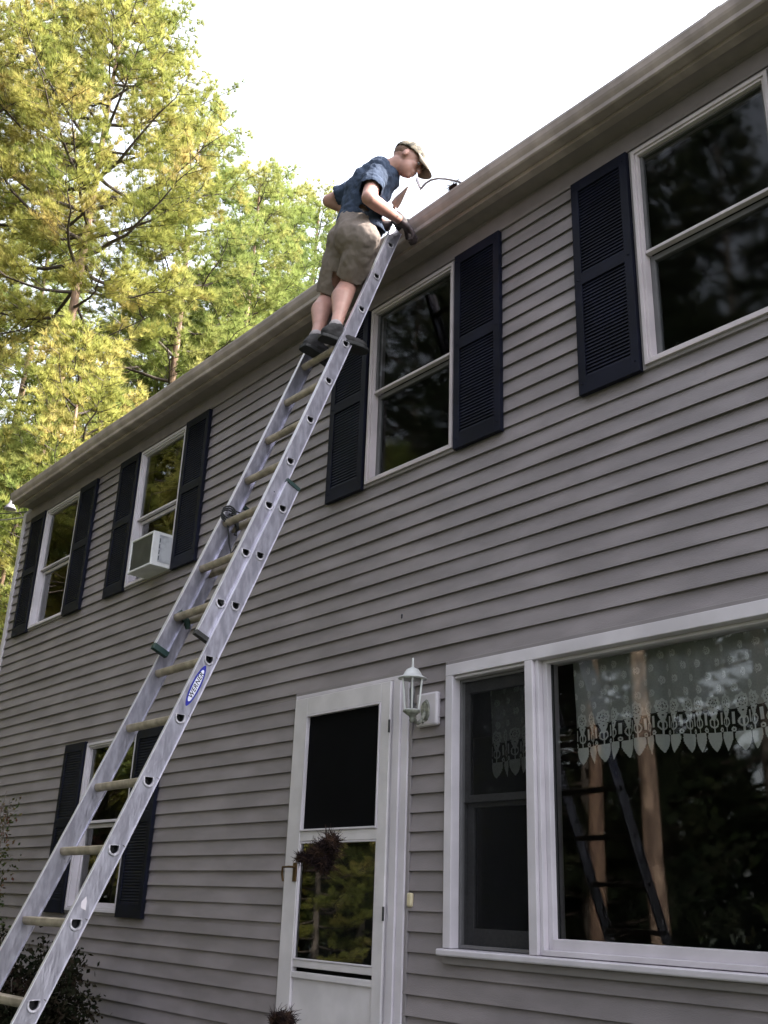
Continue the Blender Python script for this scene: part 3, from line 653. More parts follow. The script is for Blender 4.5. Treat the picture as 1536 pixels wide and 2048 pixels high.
def rail(t0, t1, side, off, half, holes, mats, sgn, name, fin=0.018):
    """channel: web with D shaped rung holes, flanges turned inward; sgn=+1 right rail (outer face looks +x)"""
    b = MB(); th = 0.003
    ds = dshape(0.0195); nd = len(ds)
    ts = [t0]
    for h in holes: ts += [h - 0.030, h + 0.030]
    ts.append(t1); ts = sorted(ts)
    def segs(a, c):
        n = max(1, int((c - a) / 0.12)); return [a + (c - a) * i / n for i in range(n + 1)]
    for s0 in (side, side - sgn * th):
        for i in range(0, len(ts), 2):
            g = segs(ts[i], ts[i + 1])
            for a, c in zip(g[:-1], g[1:]): b.add([lp(a, s0, off - half), lp(a, s0, off + half), lp(c, s0, off + half), lp(c, s0, off - half)], [(0, 1, 2, 3)])
        for h in holes:
            c = lp(h, s0, off); inner = [c + HH * x + VV * y for x, y in ds]; outer = []
            for q in inner:
                d = q - (c + VV * (-0.002)); du, dn = d.dot(LU), d.dot(LN)
                k = min(0.030 / max(abs(du), 1e-6), half / max(abs(dn), 1e-6)); outer.append(lp(h + du * k, s0, off + dn * k))
            cor = [lp(h + a, s0, off + e * half) for a, e in ((0.03, 1), (0.03, -1), (-0.03, -1), (-0.03, 1))]
            b.add(inner + outer, [(i, (i + 1) % nd, nd + (i + 1) % nd, nd + i) for i in range(nd)])
            for q in cor:   # close the corner triangles
                dd = sorted(range(nd), key=lambda i: (outer[i] - q).length)[:2]
                # neighbours on either side of the corner
                best = None
                for i in range(nd):
                    j = (i + 1) % nd
                    s = (outer[i] - q).length + (outer[j] - q).length
                    if best is None or s < best[0]: best = (s, i, j)
                b.add([outer[best[1]], q, outer[best[2]]], [(0, 1, 2)])
    g = segs(t0, t1)
    for a, c in zip(g[:-1], g[1:]):
        for e in (1, -1):
            o1, o2 = off + e * half, off + e * (half - 0.004)
            sa, sb = side + sgn * 0.0005, side - sgn * fin
            vs = [lp(a, sa, o1), lp(a, sb, o1), lp(a, sb, o2), lp(a, sa, o2), lp(c, sa, o1), lp(c, sb, o1), lp(c, sb, o2), lp(c, sa, o2)]
            b.mat(1 if e > 0 else 0).add(vs, [(0, 1, 5, 4), (1, 2, 6, 5), (2, 3, 7, 6), (3, 0, 4, 7)] + ([(0, 3, 2, 1)] if a == t0 else []) + ([(4, 5, 6, 7)] if c == t1 else []))
            # small outward bead at the web edge
            vs = [lp(a, side, o1), lp(a, side + sgn * 0.004, o1), lp(a, side + sgn * 0.004, o2), lp(a, side, o2), lp(c, side, o1), lp(c, side + sgn * 0.004, o1), lp(c, side + sgn * 0.004, o2), lp(c, side, o2)]
            b.mat(1).add(vs, [(0, 1, 5, 4), (1, 2, 6, 5), (2, 3, 7, 6)]); b.mat(0)
    o = b.build(name, mats, ladder)
    # swaged collars round the rung ends
    for h in holes:
        cb = MB()
        c = lp(h, side, off); ri = [c + HH * x + VV * y for x, y in dshape(0.0195)]; ro_ = [c + HH * x * 1.42 + VV * (y * 1.42 - 0.003) for x, y in dshape(0.0195)]
        nn = len(ri); w_ = LW * sgn * 0.006
        vs = [q + LW * sgn * 0.0005 for q in ro_] + [q + w_ for q in [a.lerp(b_, 0.35) for a, b_ in zip(ro_, ri)]] + [q + w_ for q in ri] + [q - LW * sgn * 0.004 for q in ri]
        cb.add(vs, [(r * nn + i, r * nn + (i + 1) % nn, (r + 1) * nn + (i + 1) % nn, (r + 1) * nn + i) for r in range(3) for i in range(nn)])
        cb.build('rung_collar', M_COLL, o, smooth=False)
    return o
bh = [-RG * i for i in range(11)]; fh = [QL['l'] + RG * (7 - i) for i in range(10)]
BH, FH = 0.043, 0.042
rb1 = rail(TBB, TBT, 0, 0, BH, bh, [M_ALU, M_ALUD], 1, 'base_rail', 0.010)
rb2 = rail(TBB, TBT, -QL['Wb'], 0, BH, bh, [M_ALU, M_ALUD], -1, 'base_rail', 0.010)
rf1 = rail(TFB, TFT, QL['dx'], QL['n'], FH, fh, [M_ALU, M_ALUD], 1, 'fly_rail', 0.020)
rf2 = rail(TFB, TFT, QL['dx'] - QL['Wf'], QL['n'], FH, fh, [M_ALU, M_ALUD], -1, 'fly_rail', 0.020)
def rung(h, side0, side1, off):
    b = MB(); ds = dshape(0.0200); n = len(ds)
    c0, c1 = lp(h, side0 + 0.004, off), lp(h, side1 - 0.004, off)
    a = [c0 + HH * x + VV * y for x, y in ds]; c = [c1 + HH * x + VV * y for x, y in ds]
    b.add(a + c, [(i, (i + 1) % n, n + (i + 1) % n, n + i) for i in range(n)])
    m0, m1 = lp(h, side0 + 0.03, off), lp(h, side1 - 0.03, off)          # black discs: shade inside the hollow rung, painted
    for m in (m0, m1): b.mat(1).add([m + HH * x * 0.97 + VV * y * 0.97 for x, y in ds], [tuple(range(n))])
    for k in range(-4, 5):                                              # tread ridges
        z = VV * (0.0136) + HH * (k * 0.0035); b.mat(0).add([c0 + z, c0 + z + HH * 0.0015, c1 + z + HH * 0.0015, c1 + z, c0 + z + VV * 0.001 + HH * 0.00075, c1 + z + VV * 0.001 + HH * 0.00075], [(0, 4, 5, 3), (4, 1, 2, 5)])
    for e0, e1 in ((lp(h, side0 + 0.002, off), m0), (lp(h, side1 - 0.002, off), m1)):   # black liner: shade of the bore put into the colour
        a_ = [e0 + HH * x * 0.99 + VV * y * 0.99 for x, y in ds]; c_ = [e1 + HH * x * 0.985 + VV * y * 0.985 for x, y in ds]
        b.mat(1).add(a_ + c_, [(i, (i + 1) % n, n + (i + 1) % n, n + i) for i in range(n)])
    b.build('rung', [M_RUNG, M_HOLE], ladder)
for h in bh: rung(h, -QL['Wb'], 0, 0)
for h in fh: rung(h, QL['dx'] - QL['Wf'], QL['dx'], QL['n'])
# end caps
def cap_(parent, t, side, off, half, sgn, m, ext=1, fin=0.02, tk=0.022):
    b = MB(); a, c = (t, t + ext * tk)
    vs = []
    for tt in (a - ext * 0.018, c):
        for s_, o_ in ((side + sgn * 0.006, off - half - 0.002), (side + sgn * 0.006, off + half + 0.003), (side - sgn * (fin + 0.003), off + half + 0.003), (side - sgn * (fin + 0.003), off - half - 0.002)):
            vs.append(lp(tt, s_, o_))
    b.add(vs, [(0, 1, 2, 3), (4, 7, 6, 5), (0, 4, 5, 1), (1, 5, 6, 2), (2, 6, 7, 3), (3, 7, 4, 0)])
    b.build('end_cap', m, parent, bevel=0.002)
cap_(rf1, TFB, QL['dx'], QL['n'], FH, 1, M_BLACKR, -1, tk=0.006); cap_(rf2, TFB, QL['dx'] - QL['Wf'], QL['n'], FH, -1, M_GREEN, -1, tk=0.012)
cap_(rb1, TBT, 0, 0, BH, 1, M_GREEN, 1, fin=0.012, tk=0.004); cap_(rb2, TBT, -QL['Wb'], 0, BH, -1, M_GREEN, 1, fin=0.012, tk=0.004)
cap_(rb1, TBB, 0, 0, BH, 1, M_BLACKR, -1, fin=0.012); cap_(rb2, TBB, -QL['Wb'], 0, BH, -1, M_BLACKR, -1, fin=0.012)
# rung locks and rope on the left fly rail
for side, sg in ((QL['dx'] - QL['Wf'] + 0.03, 1),):
    h = fh[7]; b = MB(); c = lp(h, side, QL['n'] - 0.02)
    b.tube([c + VV * 0.05 + HH * 0.01, c + VV * 0.0 + HH * 0.045, c - VV * 0.05 + HH * 0.03], [0.012, 0.016, 0.010], 6)
    b.tube([c + VV * 0.055 - HH * 0.02, c + VV * 0.05 + HH * 0.05], [0.006, 0.006], 6); b.build('rung_lock', M_BLACKR, ladder)
    b = MB(); b.box(0, 0, 0, 0, 0, 0); b = MB()
    o0 = lp(fh[7] + 0.03, side, QL['n'] + 0.02)
    for k in range(3):
        b.tube([o0 + LW * (0.012 * math.cos(a_) + 0.004 * k) + VV * (0.035 * math.sin(a_)) + HH * 0.035 * math.cos(a_) + VV * 0.01 * k for a_ in [i * math.pi / 6 for i in range(13)]], 0.005, 5)
    b.tube([o0, lp(fh[7] + 0.09, side - 0.01, QL['n'] - 0.01), lp(fh[7] + 0.07, side + 0.05, QL['n'] - 0.04)], 0.005, 5)
    b.tube([o0 - VV * 0.03, lp(fh[7] - 0.10, side + 0.01, 0.02), lp(fh[7] - 0.16, side + 0.03, -0.01), lp(fh[7] - 0.11, side + 0.045, -0.01)], 0.005, 5)
    b.build('rope', M_ROPE, ladder)
for side in (QL['dx'] - QL['Wf'] + 0.018, QL['dx'] - 0.018):
    h = fh[9]; c = lp(h, side, QL['n']); b = MB(); b.tube([c + VV * 0.028, c + HH * 0.05 - VV * 0.015, c + HH * 0.06 - VV * 0.05], [0.016, 0.018, 0.012], 6); b.build('rung_lock', M_GREEN if side < -0.2 else M_BLACKR, ladder)
# rivet hole: flat black disc, its inner darkness painted
b = MB(); q = lp(fh[6] - 0.05 - 0.17, QL['dx'] + 0.0015, QL['n'] + 0.004)
b.add([q + LU * 0.004 * math.cos(a) + LN * 0.004 * math.sin(a) for a in [k * math.pi / 5 for k in range(10)]], [tuple(range(10))]); b.build('painted_rivet_hole', M_INK, ladder)
# oval sticker with lettering on the right base rail between holes 3 and 4
def sticker():
    tc = -RG * 3.5 + 0.012; e = 0.0012
    b = MB(); n = 48; A, B_ = 0.106, 0.0235
    def ov(A, B_, lift, pw):
        return [lp(tc + A * math.cos(a), e + lift, B_ * (abs(math.sin(a)) ** pw) * (1 if math.sin(a) >= 0 else -1)) for a in [k * 2 * math.pi / n for k in range(n)]]
    b.add(ov(A, B_, 0, 1.25), [tuple(range(n))]); st = b.build('sticker', M_BLUE, rb1)
    b = MB(); b.add(ov(A * 0.77, B_ * 0.64, 0.0008, 0.9), [tuple(range(n))]); b.build('sticker_field', M_STICK, rb1)
    cu = bpy.data.curves.new('lettering', 'FONT'); cu.body = 'WERNER'; cu.size = 0.030; cu.align_x = 'CENTER'; cu.align_y = 'CENTER'; cu.shear = 0.25; cu.offset = 0.0006; cu.space_character = 1.08
    tmp = bpy.data.objects.new('tmp', cu); COL.objects.link(tmp)
    dg = bpy.context.evaluated_depsgraph_get(); me = bpy.data.meshes.new_from_object(tmp.evaluated_get(dg))
    bpy.data.objects.remove(tmp)
    xs = [v.co.x for v in me.vertices]; ws = max(xs) - min(xs); k = 0.128 / ws
    for v in me.vertices:
        x, y = v.co.x * k, v.co.y * k * 1.0
        v.co = lp(tc + x, e + 0.0016, y)         # letters run up the rail, tops towards the climber side
    me.materials.clear(); me.materials.append(M_INK); o = link('lettering', me, rb1)
sticker()
b = MB(); tc = -RG * 7 + 0.055
b.add([lp(tc + x, 0.0015, y) for x, y in ((0.0, -0.012), (0.03, 0.0), (0.045, 0.012), (0.02, 0.02), (0.0, 0.012))], [(0, 1, 2, 3, 4)]); b.build('paper_tag', M_WHITE, rb1)
b = MB()   # feet
for s_ in (0, -QL['Wb']):
    c = lp(TBB, s_, 0); b.box(c.x - 0.03, c.x + 0.03, c.y - 0.06, c.y + 0.06, max(0.0, c.z - 0.05), c.z + 0.02)
b.build('foot_pad', M_BLACKR, ladder)

# ------------------------------------------------------------------ man
def capsule(b, p0, r0, p1, r1, n=16, flat=False, sx=1.0, axis=None):
    p0, p1 = Vector(p0), Vector(p1); d = (p1 - p0).normalized()
    a = Vector(axis) if axis is not None else (Vector((0, 1, 0)) if abs(d.y) < 0.9 else Vector((1, 0, 0)))
    u = (a - d * a.dot(d)).normalized(); w = d.cross(u)
    prof = []
    if flat: prof = [(p0, 0.001), (p0, r0), (p1, r1), (p1, 0.001)]
    else:
        for k in range(1, 6): t = math.pi / 2 * k / 5; prof.append((p0 - d * r0 * math.cos(t), r0 * math.sin(t)))
        for k in range(0, 5): t = math.pi / 2 * k / 5; prof.append((p1 + d * r1 * math.sin(t), r1 * math.cos(t)))
        prof = [(p0 - d * r0, 0.0008)] + prof + [(p1 + d * r1, 0.0008)]
    vs = []
    for c, r in prof:
        for k in range(n): t = k * 2 * math.pi / n; vs.append(c + u * r * math.cos(t) * sx + w * r * math.sin(t))
    m = len(prof)
    fs = [(i * n + k, i * n + (k + 1) % n, (i + 1) * n + (k + 1) % n, (i + 1) * n + k) for i in range(m - 1) for k in range(n)]
    fs += [tuple(range(n))[::-1], tuple((m - 1) * n + k for k in range(n))]
    b.add(vs, fs)
def ellip(b, c, ax, n=18):
    """ax: three Vectors (semi-axes)"""
    vs = []; fs = []
    for i in range(n // 2 + 1):
        t = math.pi * i / (n // 2); t = min(max(t, 0.02), math.pi - 0.02)
        for k in range(n):
            p = 2 * math.pi * k / n; vs.append(Vector(c) + ax[0] * math.sin(t) * math.cos(p) + ax[1] * math.sin(t) * math.sin(p) + ax[2] * math.cos(t))
    m = n // 2 + 1
    fs = [(i * n + k, (i + 1) * n + k, (i + 1) * n + (k + 1) % n, i * n + (k + 1) % n) for i in range(m - 1) for k in range(n)]
    fs += [tuple(range(n)), tuple((m - 1) * n + k for k in range(n))[::-1]]
    b.add(vs, fs)
def remesh(b, name, m, parent, vox=0.008, smooth=6, disp=0.0, dscale=0.08, cut=None, thick=0.0, fine=None):
    me = b.mesh('tmp', m); o = bpy.data.objects.new('tmp', me); COL.objects.link(o)
    r = o.modifiers.new('r', 'REMESH'); r.mode = 'VOXEL'; r.voxel_size = vox
    s = o.modifiers.new('s', 'SMOOTH'); s.iterations = smooth; s.factor = 0.5
    if disp > 0:
        tx = bpy.data.textures.new('folds', 'CLOUDS'); tx.noise_scale = dscale; tx.noise_depth = 2
        dm = o.modifiers.new('d', 'DISPLACE'); dm.texture = tx; dm.strength = disp; dm.mid_level = 0.5; dm.texture_coords = 'GLOBAL'
    dg = bpy.context.evaluated_depsgraph_get(); me2 = bpy.data.meshes.new_from_object(o.evaluated_get(dg)); bpy.data.objects.remove(o)
    if cut:
        bm = bmesh.new(); bm.from_mesh(me2); kill = []
        for f in bm.faces:
            c = f.calc_center_median()
            for p, d, rad in cut:
                if (c - p).dot(d) > 0 and (c - p).length < rad: kill.append(f); break
        bmesh.ops.delete(bm, geom=kill, context='FACES'); bm.to_mesh(me2); bm.free()
    me2.materials.clear(); me2.materials.append(m)
    me2.polygons.foreach_set('use_smooth', [True] * len(me2.polygons))
    ob = link(name, me2, parent)
    if thick > 0: s = ob.modifiers.new('t', 'SOLIDIFY'); s.thickness = thick; s.offset = -1
    return ob
V = Vector
J = dict(Ra=px(671, 652, 2.99), Rk=px(697, 570, 3.15), Rh=px(727, 480, 3.08), La=px(632, 672, 2.99), Lk=px(655, 600, 3.15), Lh=px(688, 482, 3.08),
         pel=px(709, 470, 3.07), wa=px(713, 442, 3.10), ch=px(733, 388, 3.13), nb=px(775, 338, 3.20),
         Rs=px(752, 352, 3.10), Re=px(737, 396, 2.98), Rw=px(800, 441, 3.36), Ls=px(722, 378, 3.18), Le=px(658, 402, 3.08), Lw=px(778, 452, 3.38))
man = empty('person', (J['pel'].x, J['pel'].y, fh and lp(fh[3], -0.2, QL['n']).z), 'man in blue tee shirt, khaki shorts and camouflage cap standing high on the ladder', 'person')
# --- head frame
hc = px(815, 322, 3.27)
hfwd = (px(860, 352, 3.42) - hc).normalized()          # where the face points
hfwd = V((0.52, 0.62, -0.58)).normalized()
hup = V((0.30, 0.42, 0.86)); hup = (hup - hfwd * hup.dot(hfwd)).normalized(); hrt = hfwd.cross(hup)
def H(f, u, r): return hc + hfwd * f + hup * u + hrt * r
body = MB()
for s_, k in (('R', 1), ('L', -1)):
    capsule(body, J[s_ + 'a'] - V((0, 0.0, 0.02)), 0.036, J[s_ + 'a'].lerp(J[s_ + 'k'], 0.30), 0.040)
    calf = J[s_ + 'a'].lerp(J[s_ + 'k'], 0.66) - V((0, 0.018, 0.0))
    capsule(body, J[s_ + 'a'].lerp(J[s_ + 'k'], 0.28), 0.042, calf, 0.066); capsule(body, calf, 0.065, J[s_ + 'k'], 0.057)
    capsule(body, J[s_ + 'k'], 0.056, J[s_ + 'h'], 0.070)
capsule(body, J['Rh'], 0.075, J['Lh'], 0.075); capsule(body, J['pel'], 0.095, J['wa'], 0.095); capsule(body, J['wa'], 0.095, J['ch'], 0.10)
capsule(body, J['ch'], 0.10, J['nb'].lerp(J['ch'], 0.3), 0.075); capsule(body, J['Rs'], 0.045, J['Ls'], 0.045)
capsule(body, J['nb'] - V((0.01, 0.02, 0.03)), 0.062, hc - hup * 0.055 - hfwd * 0.03, 0.054)
for s_ in 'RL':
    mid = J[s_ + 's'].lerp(J[s_ + 'e'], 0.5)
    capsule(body, J[s_ + 's'], 0.056, mid, 0.050); capsule(body, mid, 0.050, J[s_ + 'e'], 0.043)
    f1 = J[s_ + 'e'].lerp(J[s_ + 'w'], 0.28); capsule(body, J[s_ + 'e'], 0.042, f1, 0.045); capsule(body, f1, 0.045, J[s_ + 'w'], 0.028)
# head
ellip(body, H(-0.012, 0.022, 0), (hfwd * 0.098, hup * 0.088, hrt * 0.078)); ellip(body, H(0.030, -0.045, 0), (hfwd * 0.062, hup * 0.066, hrt * 0.058))
capsule(body, H(0.068, -0.085, 0), 0.024, H(0.060, -0.080, 0), 0.024)           # chin
capsule(body, H(0.090, 0.010, 0), 0.010, H(0.108, -0.022, 0), 0.014)            # nose
for r in (-1, 1):
    capsule(body, H(0.088, 0.024, 0.030 * r), 0.012, H(0.086, 0.026, 0.045 * r), 0.010)      # brow
    ellip(body, H(0.066, -0.020, 0.036 * r), (hfwd * 0.022, hup * 0.022, hrt * 0.020))        # cheek
    ellip(body, H(-0.010, -0.012, 0.080 * r), (hfwd * 0.018, hup * 0.031, hrt * 0.009))       # ear
capsule(body, H(0.092, -0.056, -0.018), 0.007, H(0.092, -0.056, 0.018), 0.007); capsule(body, H(0.088, -0.066, -0.014), 0.008, H(0.088, -0.066, 0.014), 0.008)
remesh(body, 'body', M_SKIN, man, 0.0065, 5)
# eyes
for r in (-1, 1):
    b = MB(); ellip(b, H(0.080, 0.004, 0.032 * r), (hfwd * 0.011, hup * 0.009, hrt * 0.012)); b.build('eye', M_SOCK, man, smooth=True)
# hair at the nape and temples
b = MB(); ellip(b, H(-0.026, 0.022, 0), (hfwd * 0.088, hup * 0.070, hrt * 0.081)); remesh(b, 'hair', M_HAIR, man, 0.008, 3, 0.006, 0.02)
# cap: crown, band and visor
b = MB(); ellip(b, H(-0.008, 0.040, 0), (hfwd * 0.116, hup * 0.086, hrt * 0.094))
cp = remesh(b, 'cap', M_CAP, man, 0.007, 4, 0.004, 0.03, cut=[(H(0, 0.028, 0), -hup, 0.4)], thick=0.003)
b = MB(); n = 15; top = []; bot = []
for i in range(n + 1):
    a = -1.15 + 2.3 * i / n
    e0 = H(0.108 * math.cos(a) - 0.004, 0.038 + 0.006 * math.cos(a), 0.090 * math.sin(a)); ext = 0.082 * (math.cos(a * 0.9) ** 0.7 if abs(a) < 1.2 else 0)
    dr = 0.020 * math.cos(a) - 0.012 * abs(math.sin(a)) ** 2
    e1 = H(0.108 * math.cos(a) + ext * 1.0, 0.030 - 0.030 * (ext / 0.082) - 0.022 * math.sin(a) ** 2, 0.090 * math.sin(a) * (1 - 0.15 * ext / 0.082))
    em = e0.lerp(e1, 0.5) + hup * 0.006
    top += [e0, em, e1]
b.add(top, [(3 * i + j, 3 * i + 3 + j, 3 * i + 4 + j, 3 * i + 1 + j) for i in range(n) for j in range(2)])
vo = b.build('visor', mat('worn visor', (0.20, 0.16, 0.125), 0.8, var=0.2, scale=20), cp, smooth=True); s = vo.modifiers.new('t', 'SOLIDIFY'); s.thickness = 0.005
# shirt
b = MB()
capsule(b, J['wa'] - V((0, 0, 0.035)), 0.140, J['ch'], 0.150, sx=0.86, axis=(0, 1, 0)); capsule(b, J['ch'], 0.146, J['nb'].lerp(J['ch'], 0.36), 0.124)
capsule(b, J['Rs'], 0.074, J['Ls'], 0.070); capsule(b, J['nb'].lerp(J['ch'], 0.3), 0.108, J['nb'] - V((0.012, 0.018, 0.024)), 0.080)
sl = {}
for s_, k in (('R', 0.62), ('L', 0.66)):
    e = J[s_ + 's'].lerp(J[s_ + 'e'], k); capsule(b, J[s_ + 's'], 0.074, e, 0.073, flat=False); sl[s_] = e
wd = (J['wa'] - J['ch']).normalized()
capsule(b, J['wa'] + V((0.01, 0.01, -0.02)), 0.135, J['wa'] + V((0.035, 0.05, -0.12)), 0.125)
cuts = [(sl['R'] + (J['Re'] - J['Rs']).normalized() * 0.012, (J['Re'] - J['Rs']).normalized(), 0.13), (sl['L'] + (J['Le'] - J['Ls']).normalized() * 0.012, (J['Le'] - J['Ls']).normalized(), 0.13),
        (J['wa'] + V((0.0, 0.0, -0.060)), V((-0.25, 0.05, -0.97)).normalized(), 0.30)]
remesh(b, 'tee_shirt', M_SHIRT, man, 0.0065, 4, 0.034, 0.065, cut=cuts, thick=0.004)
# shorts
b = MB(); capsule(b, J['Rh'] + V((0, 0, 0.01)), 0.104, J['Lh'] + V((0, 0, 0.01)), 0.102); capsule(b, J['pel'] - V((0, 0, 0.02)), 0.128, J['wa'] - V((0, 0, 0.03)), 0.122)
cuts = [(J['wa'] - V((0, 0, 0.0)), V((-0.05, 0.1, 1)), 0.3)]
for s_, kk in (('R', 0.87), ('L', 0.90)):
    kn = J[s_ + 'h'].lerp(J[s_ + 'k'], kk); d = (J[s_ + 'k'] - J[s_ + 'h']).normalized()
    capsule(b, J[s_ + 'h'], 0.106, kn + d * 0.03, 0.086); cuts.append((kn + d * 0.0, d, 0.122))
remesh(b, 'shorts', M_SHORT, man, 0.0065, 6, 0.030, 0.10, cut=cuts, thick=0.004)
# pocket flap on the right leg
# socks and shoes
rz = lp(fh[3], -0.2, QL['n']).z + 0.0135
for s_, toe, m in (('R', V((0.22, 0.97, -0.03)), 0), ('L', V((-0.02, 0.99, -0.10)), 0)):
    a = J[s_ + 'a']; f = toe.normalized(); r = f.cross(V((0, 0, 1))).normalized(); up = r.cross(f)
    heel = V((a.x, a.y, rz + 0.030)) - f * 0.045
    b = MB(); capsule(b, a - V((0, 0, 0.045)), 0.042, a - V((0, 0, 0.004)), 0.043); remesh(b, 'sock', M_SOCK, man, 0.007, 3, 0.004, 0.02)
    b = MB(); capsule(b, heel + up * 0.012, 0.040, heel + f * 0.10 + up * 0.018, 0.045); capsule(b, heel + f * 0.09 + up * 0.010, 0.046, heel + f * 0.20 + up * 0.004, 0.038)
    capsule(b, heel + up * 0.02, 0.042, a - V((0, 0, 0.026)) + f * 0.004, 0.049); ellip(b, heel + f * 0.205 + up * 0.004, (f * 0.045, r * 0.047, up * 0.034))
    sh = remesh(b, 'shoe', M_SHOE, man, 0.006, 4, 0.008, 0.03)
    b = MB(); n = 12; o1 = []; o2 = []
    prof = [(-0.052, 0.022), (-0.046, 0.036), (-0.02, 0.042), (0.05, 0.038), (0.10, 0.044), (0.16, 0.052), (0.21, 0.050), (0.245, 0.036), (0.262, 0.014)]
    ol = [(x, y) for x, y in prof] + [(x, -y) for x, y in prof[::-1]]
    base = heel - up * 0.030
    vs = [base + f * x + r * y for x, y in ol] + [base + up * 0.022 + f * x + r * y for x, y in ol]; nn = len(ol)
    b.add(vs, [tuple(range(nn))[::-1], tuple(range(nn, 2 * nn))] + [(i, (i + 1) % nn, nn + (i + 1) % nn, nn + i) for i in range(nn)])
    b.build('sole', M_SOLE, sh, bevel=0.004)
# hands: gloved, fingers bent round what they hold
def hand(w, fwd, nrm, side, name, m, curl=1.1, spread=0.2, scale=1.0):
    fwd = fwd.normalized(); nrm = (nrm - fwd * nrm.dot(fwd)).normalized(); lat = fwd.cross(nrm) * side
    b = MB(); pc = w + fwd * 0.050 * scale
    ellip(b, pc, (fwd * 0.056 * scale, lat * 0.046 * scale, nrm * 0.021 * scale)); capsule(b, w - fwd * 0.03, 0.034 * scale, w + fwd * 0.02, 0.030 * scale)
    for i, (lt, ln) in enumerate(((-0.033, 0.068), (-0.011, 0.078), (0.011, 0.073), (0.032, 0.058))):
        p = pc + fwd * 0.040 * scale + lat * lt * scale; a = 0.25 + 0.08 * i; d = fwd + lat * lt * spread * 8
        for k in range(3):
            dd = (d * math.cos(a) - nrm * math.sin(a)).normalized(); q = p + dd * ln * scale * (0.46, 0.30, 0.24)[k]
            capsule(b, p, (0.0115, 0.0108, 0.0100)[k] * scale, q, (0.0108, 0.0100, 0.009)[k] * scale, 10); p = q; a += curl * (0.75 + 0.1 * k)
    p = w + fwd * 0.028 * scale - lat * 0.036 * scale; d = (fwd * 0.55 - lat * 0.75 - nrm * 0.35).normalized()
    q = p + d * 0.042 * scale; capsule(b, p, 0.0145 * scale, q, 0.0125 * scale, 10); d2 = (fwd * 0.75 - lat * 0.1 - nrm * 0.65).normalized(); capsule(b, q, 0.0125 * scale, q + d2 * 0.034 * scale, 0.010 * scale, 10)
    return remesh(b, name, m, man, 0.0045, 2)
hand(J['Rw'], V((0.18, 0.40, -0.35)), V((0.65, 0.1, 0.75)), 1, 'glove', M_GLOVE, 1.05, scale=1.18)
hand(J['Lw'], V((0.35, 0.45, 0.10)), V((-0.2, 0.1, 0.9)), -1, 'glove', M_GLOVE, 0.9, scale=1.05)
# scoop held above the gutter
t0, t1, t2 = px(786, 428, 3.42), px(789, 411, 3.40), px(817, 372, 3.38)
sc_ = empty('garden_scoop', t0, 'pale pointed scoop raised from behind the right forearm of the man', 'scoop')
b = MB(); d = (t2 - t1).normalized(); r = d.cross(V((-0.62, 0.66, 0.42))).normalized(); nn_ = d.cross(r); rows = []
for i in range(9):
    t = i / 8; w_ = 0.034 * (1 - t ** 1.15) * (0.82 + 0.18 * min(t * 4, 1)) + 0.0006; c = t1.lerp(t2, t)
    rows.append([c + r * w_ * s + nn_ * 0.010 * (1 - abs(s)) for s in (-1, -0.5, 0, 0.5, 1)])
b.add([q for g_ in rows for q in g_], [(i * 5 + j, i * 5 + j + 1, i * 5 + 5 + j + 1, i * 5 + 5 + j) for i in range(8) for j in range(4)])
o = b.build('blade', M_TROWEL, sc_, smooth=True); s = o.modifiers.new('t', 'SOLIDIFY'); s.thickness = 0.003
b = MB(); b.tube([t1, t0, px(778, 446, 3.40)], [0.009, 0.012, 0.013], 8); b.build('handle', M_TROWEL, sc_, smooth=True)

# ------------------------------------------------------------------ falling clumps of gutter muck
def clump(c, R, n, seed, label, sq=(1, 1, 1)):
    rnd = random.Random(seed); b = MB()
    ellip(b, c, (V((R * 0.42 * sq[0], 0, 0)), V((0, R * 0.42, 0)), V((0, 0, R * 0.36 * sq[2]))), 12)
    for i in range(n):
        d = V((rnd.gauss(0, 1) * sq[0], rnd.gauss(0, 1) * sq[1], rnd.gauss(0, 1) * sq[2])).normalized(); e = V((rnd.gauss(0, 1), rnd.gauss(0, 1), rnd.gauss(0, 1))).normalized()
        s0 = c + d * R * rnd.uniform(0.05, 0.55); L = R * rnd.uniform(0.35, 0.8); dd = (d * 0.7 + e * 0.7).normalized(); bend = e.cross(d) * L * rnd.uniform(-0.4, 0.4)
        b.tube([s0, s0 + dd * L * 0.5 + bend * 0.5, s0 + dd * L + bend * 1.4], [0.0018, 0.0014, 0.0006], 3, cap=False)
    o = b.build('needle_clump', M_DEBRIS); tag(o, label, 'pine needle clump', 'clumps of gutter muck falling past the door')
def clump2(cx_, cy_, Y, R, n, seed, label, ex=(1, 1)):
    c = px(cx_, cy_, Y); clump(c, R, n, seed, label)
rnd = random.Random(3)
def muck(pts, Y, label, seed, n=1500):
    rnd = random.Random(seed); b = MB()
    for (x, y, r) in pts:
        c = px(x, y, Y); b2 = MB()
        ellip(b, c, (V((r * 0.8, 0, 0)), V((0, r * 0.8, 0)), V((0, 0, r * 0.8))), 10)
        for i in range(n // len(pts)):
            d = V((rnd.gauss(0, 1), rnd.gauss(0, 1), rnd.gauss(0, 1))).normalized(); e = V((rnd.gauss(0, 1), rnd.gauss(0, 1), rnd.gauss(0, 1))).normalized()
            s0 = c + d * r * rnd.uniform(0.3, 0.9); L = r * rnd.uniform(0.5, 1.3); dd = (d * 0.25 + e * 0.9).normalized(); L *= rnd.choice((0.7, 1.0, 1.5))
            b.tube([s0, s0 + dd * L * 0.5 + e.cross(d) * L * 0.25, s0 + dd * L + d * L * 0.1], [0.0014, 0.0011, 0.0004], 3, cap=False)
    o = b.build('needle_clump', M_DEBRIS); tag(o, label, 'pine needle clump', 'clumps of gutter muck falling past the door')
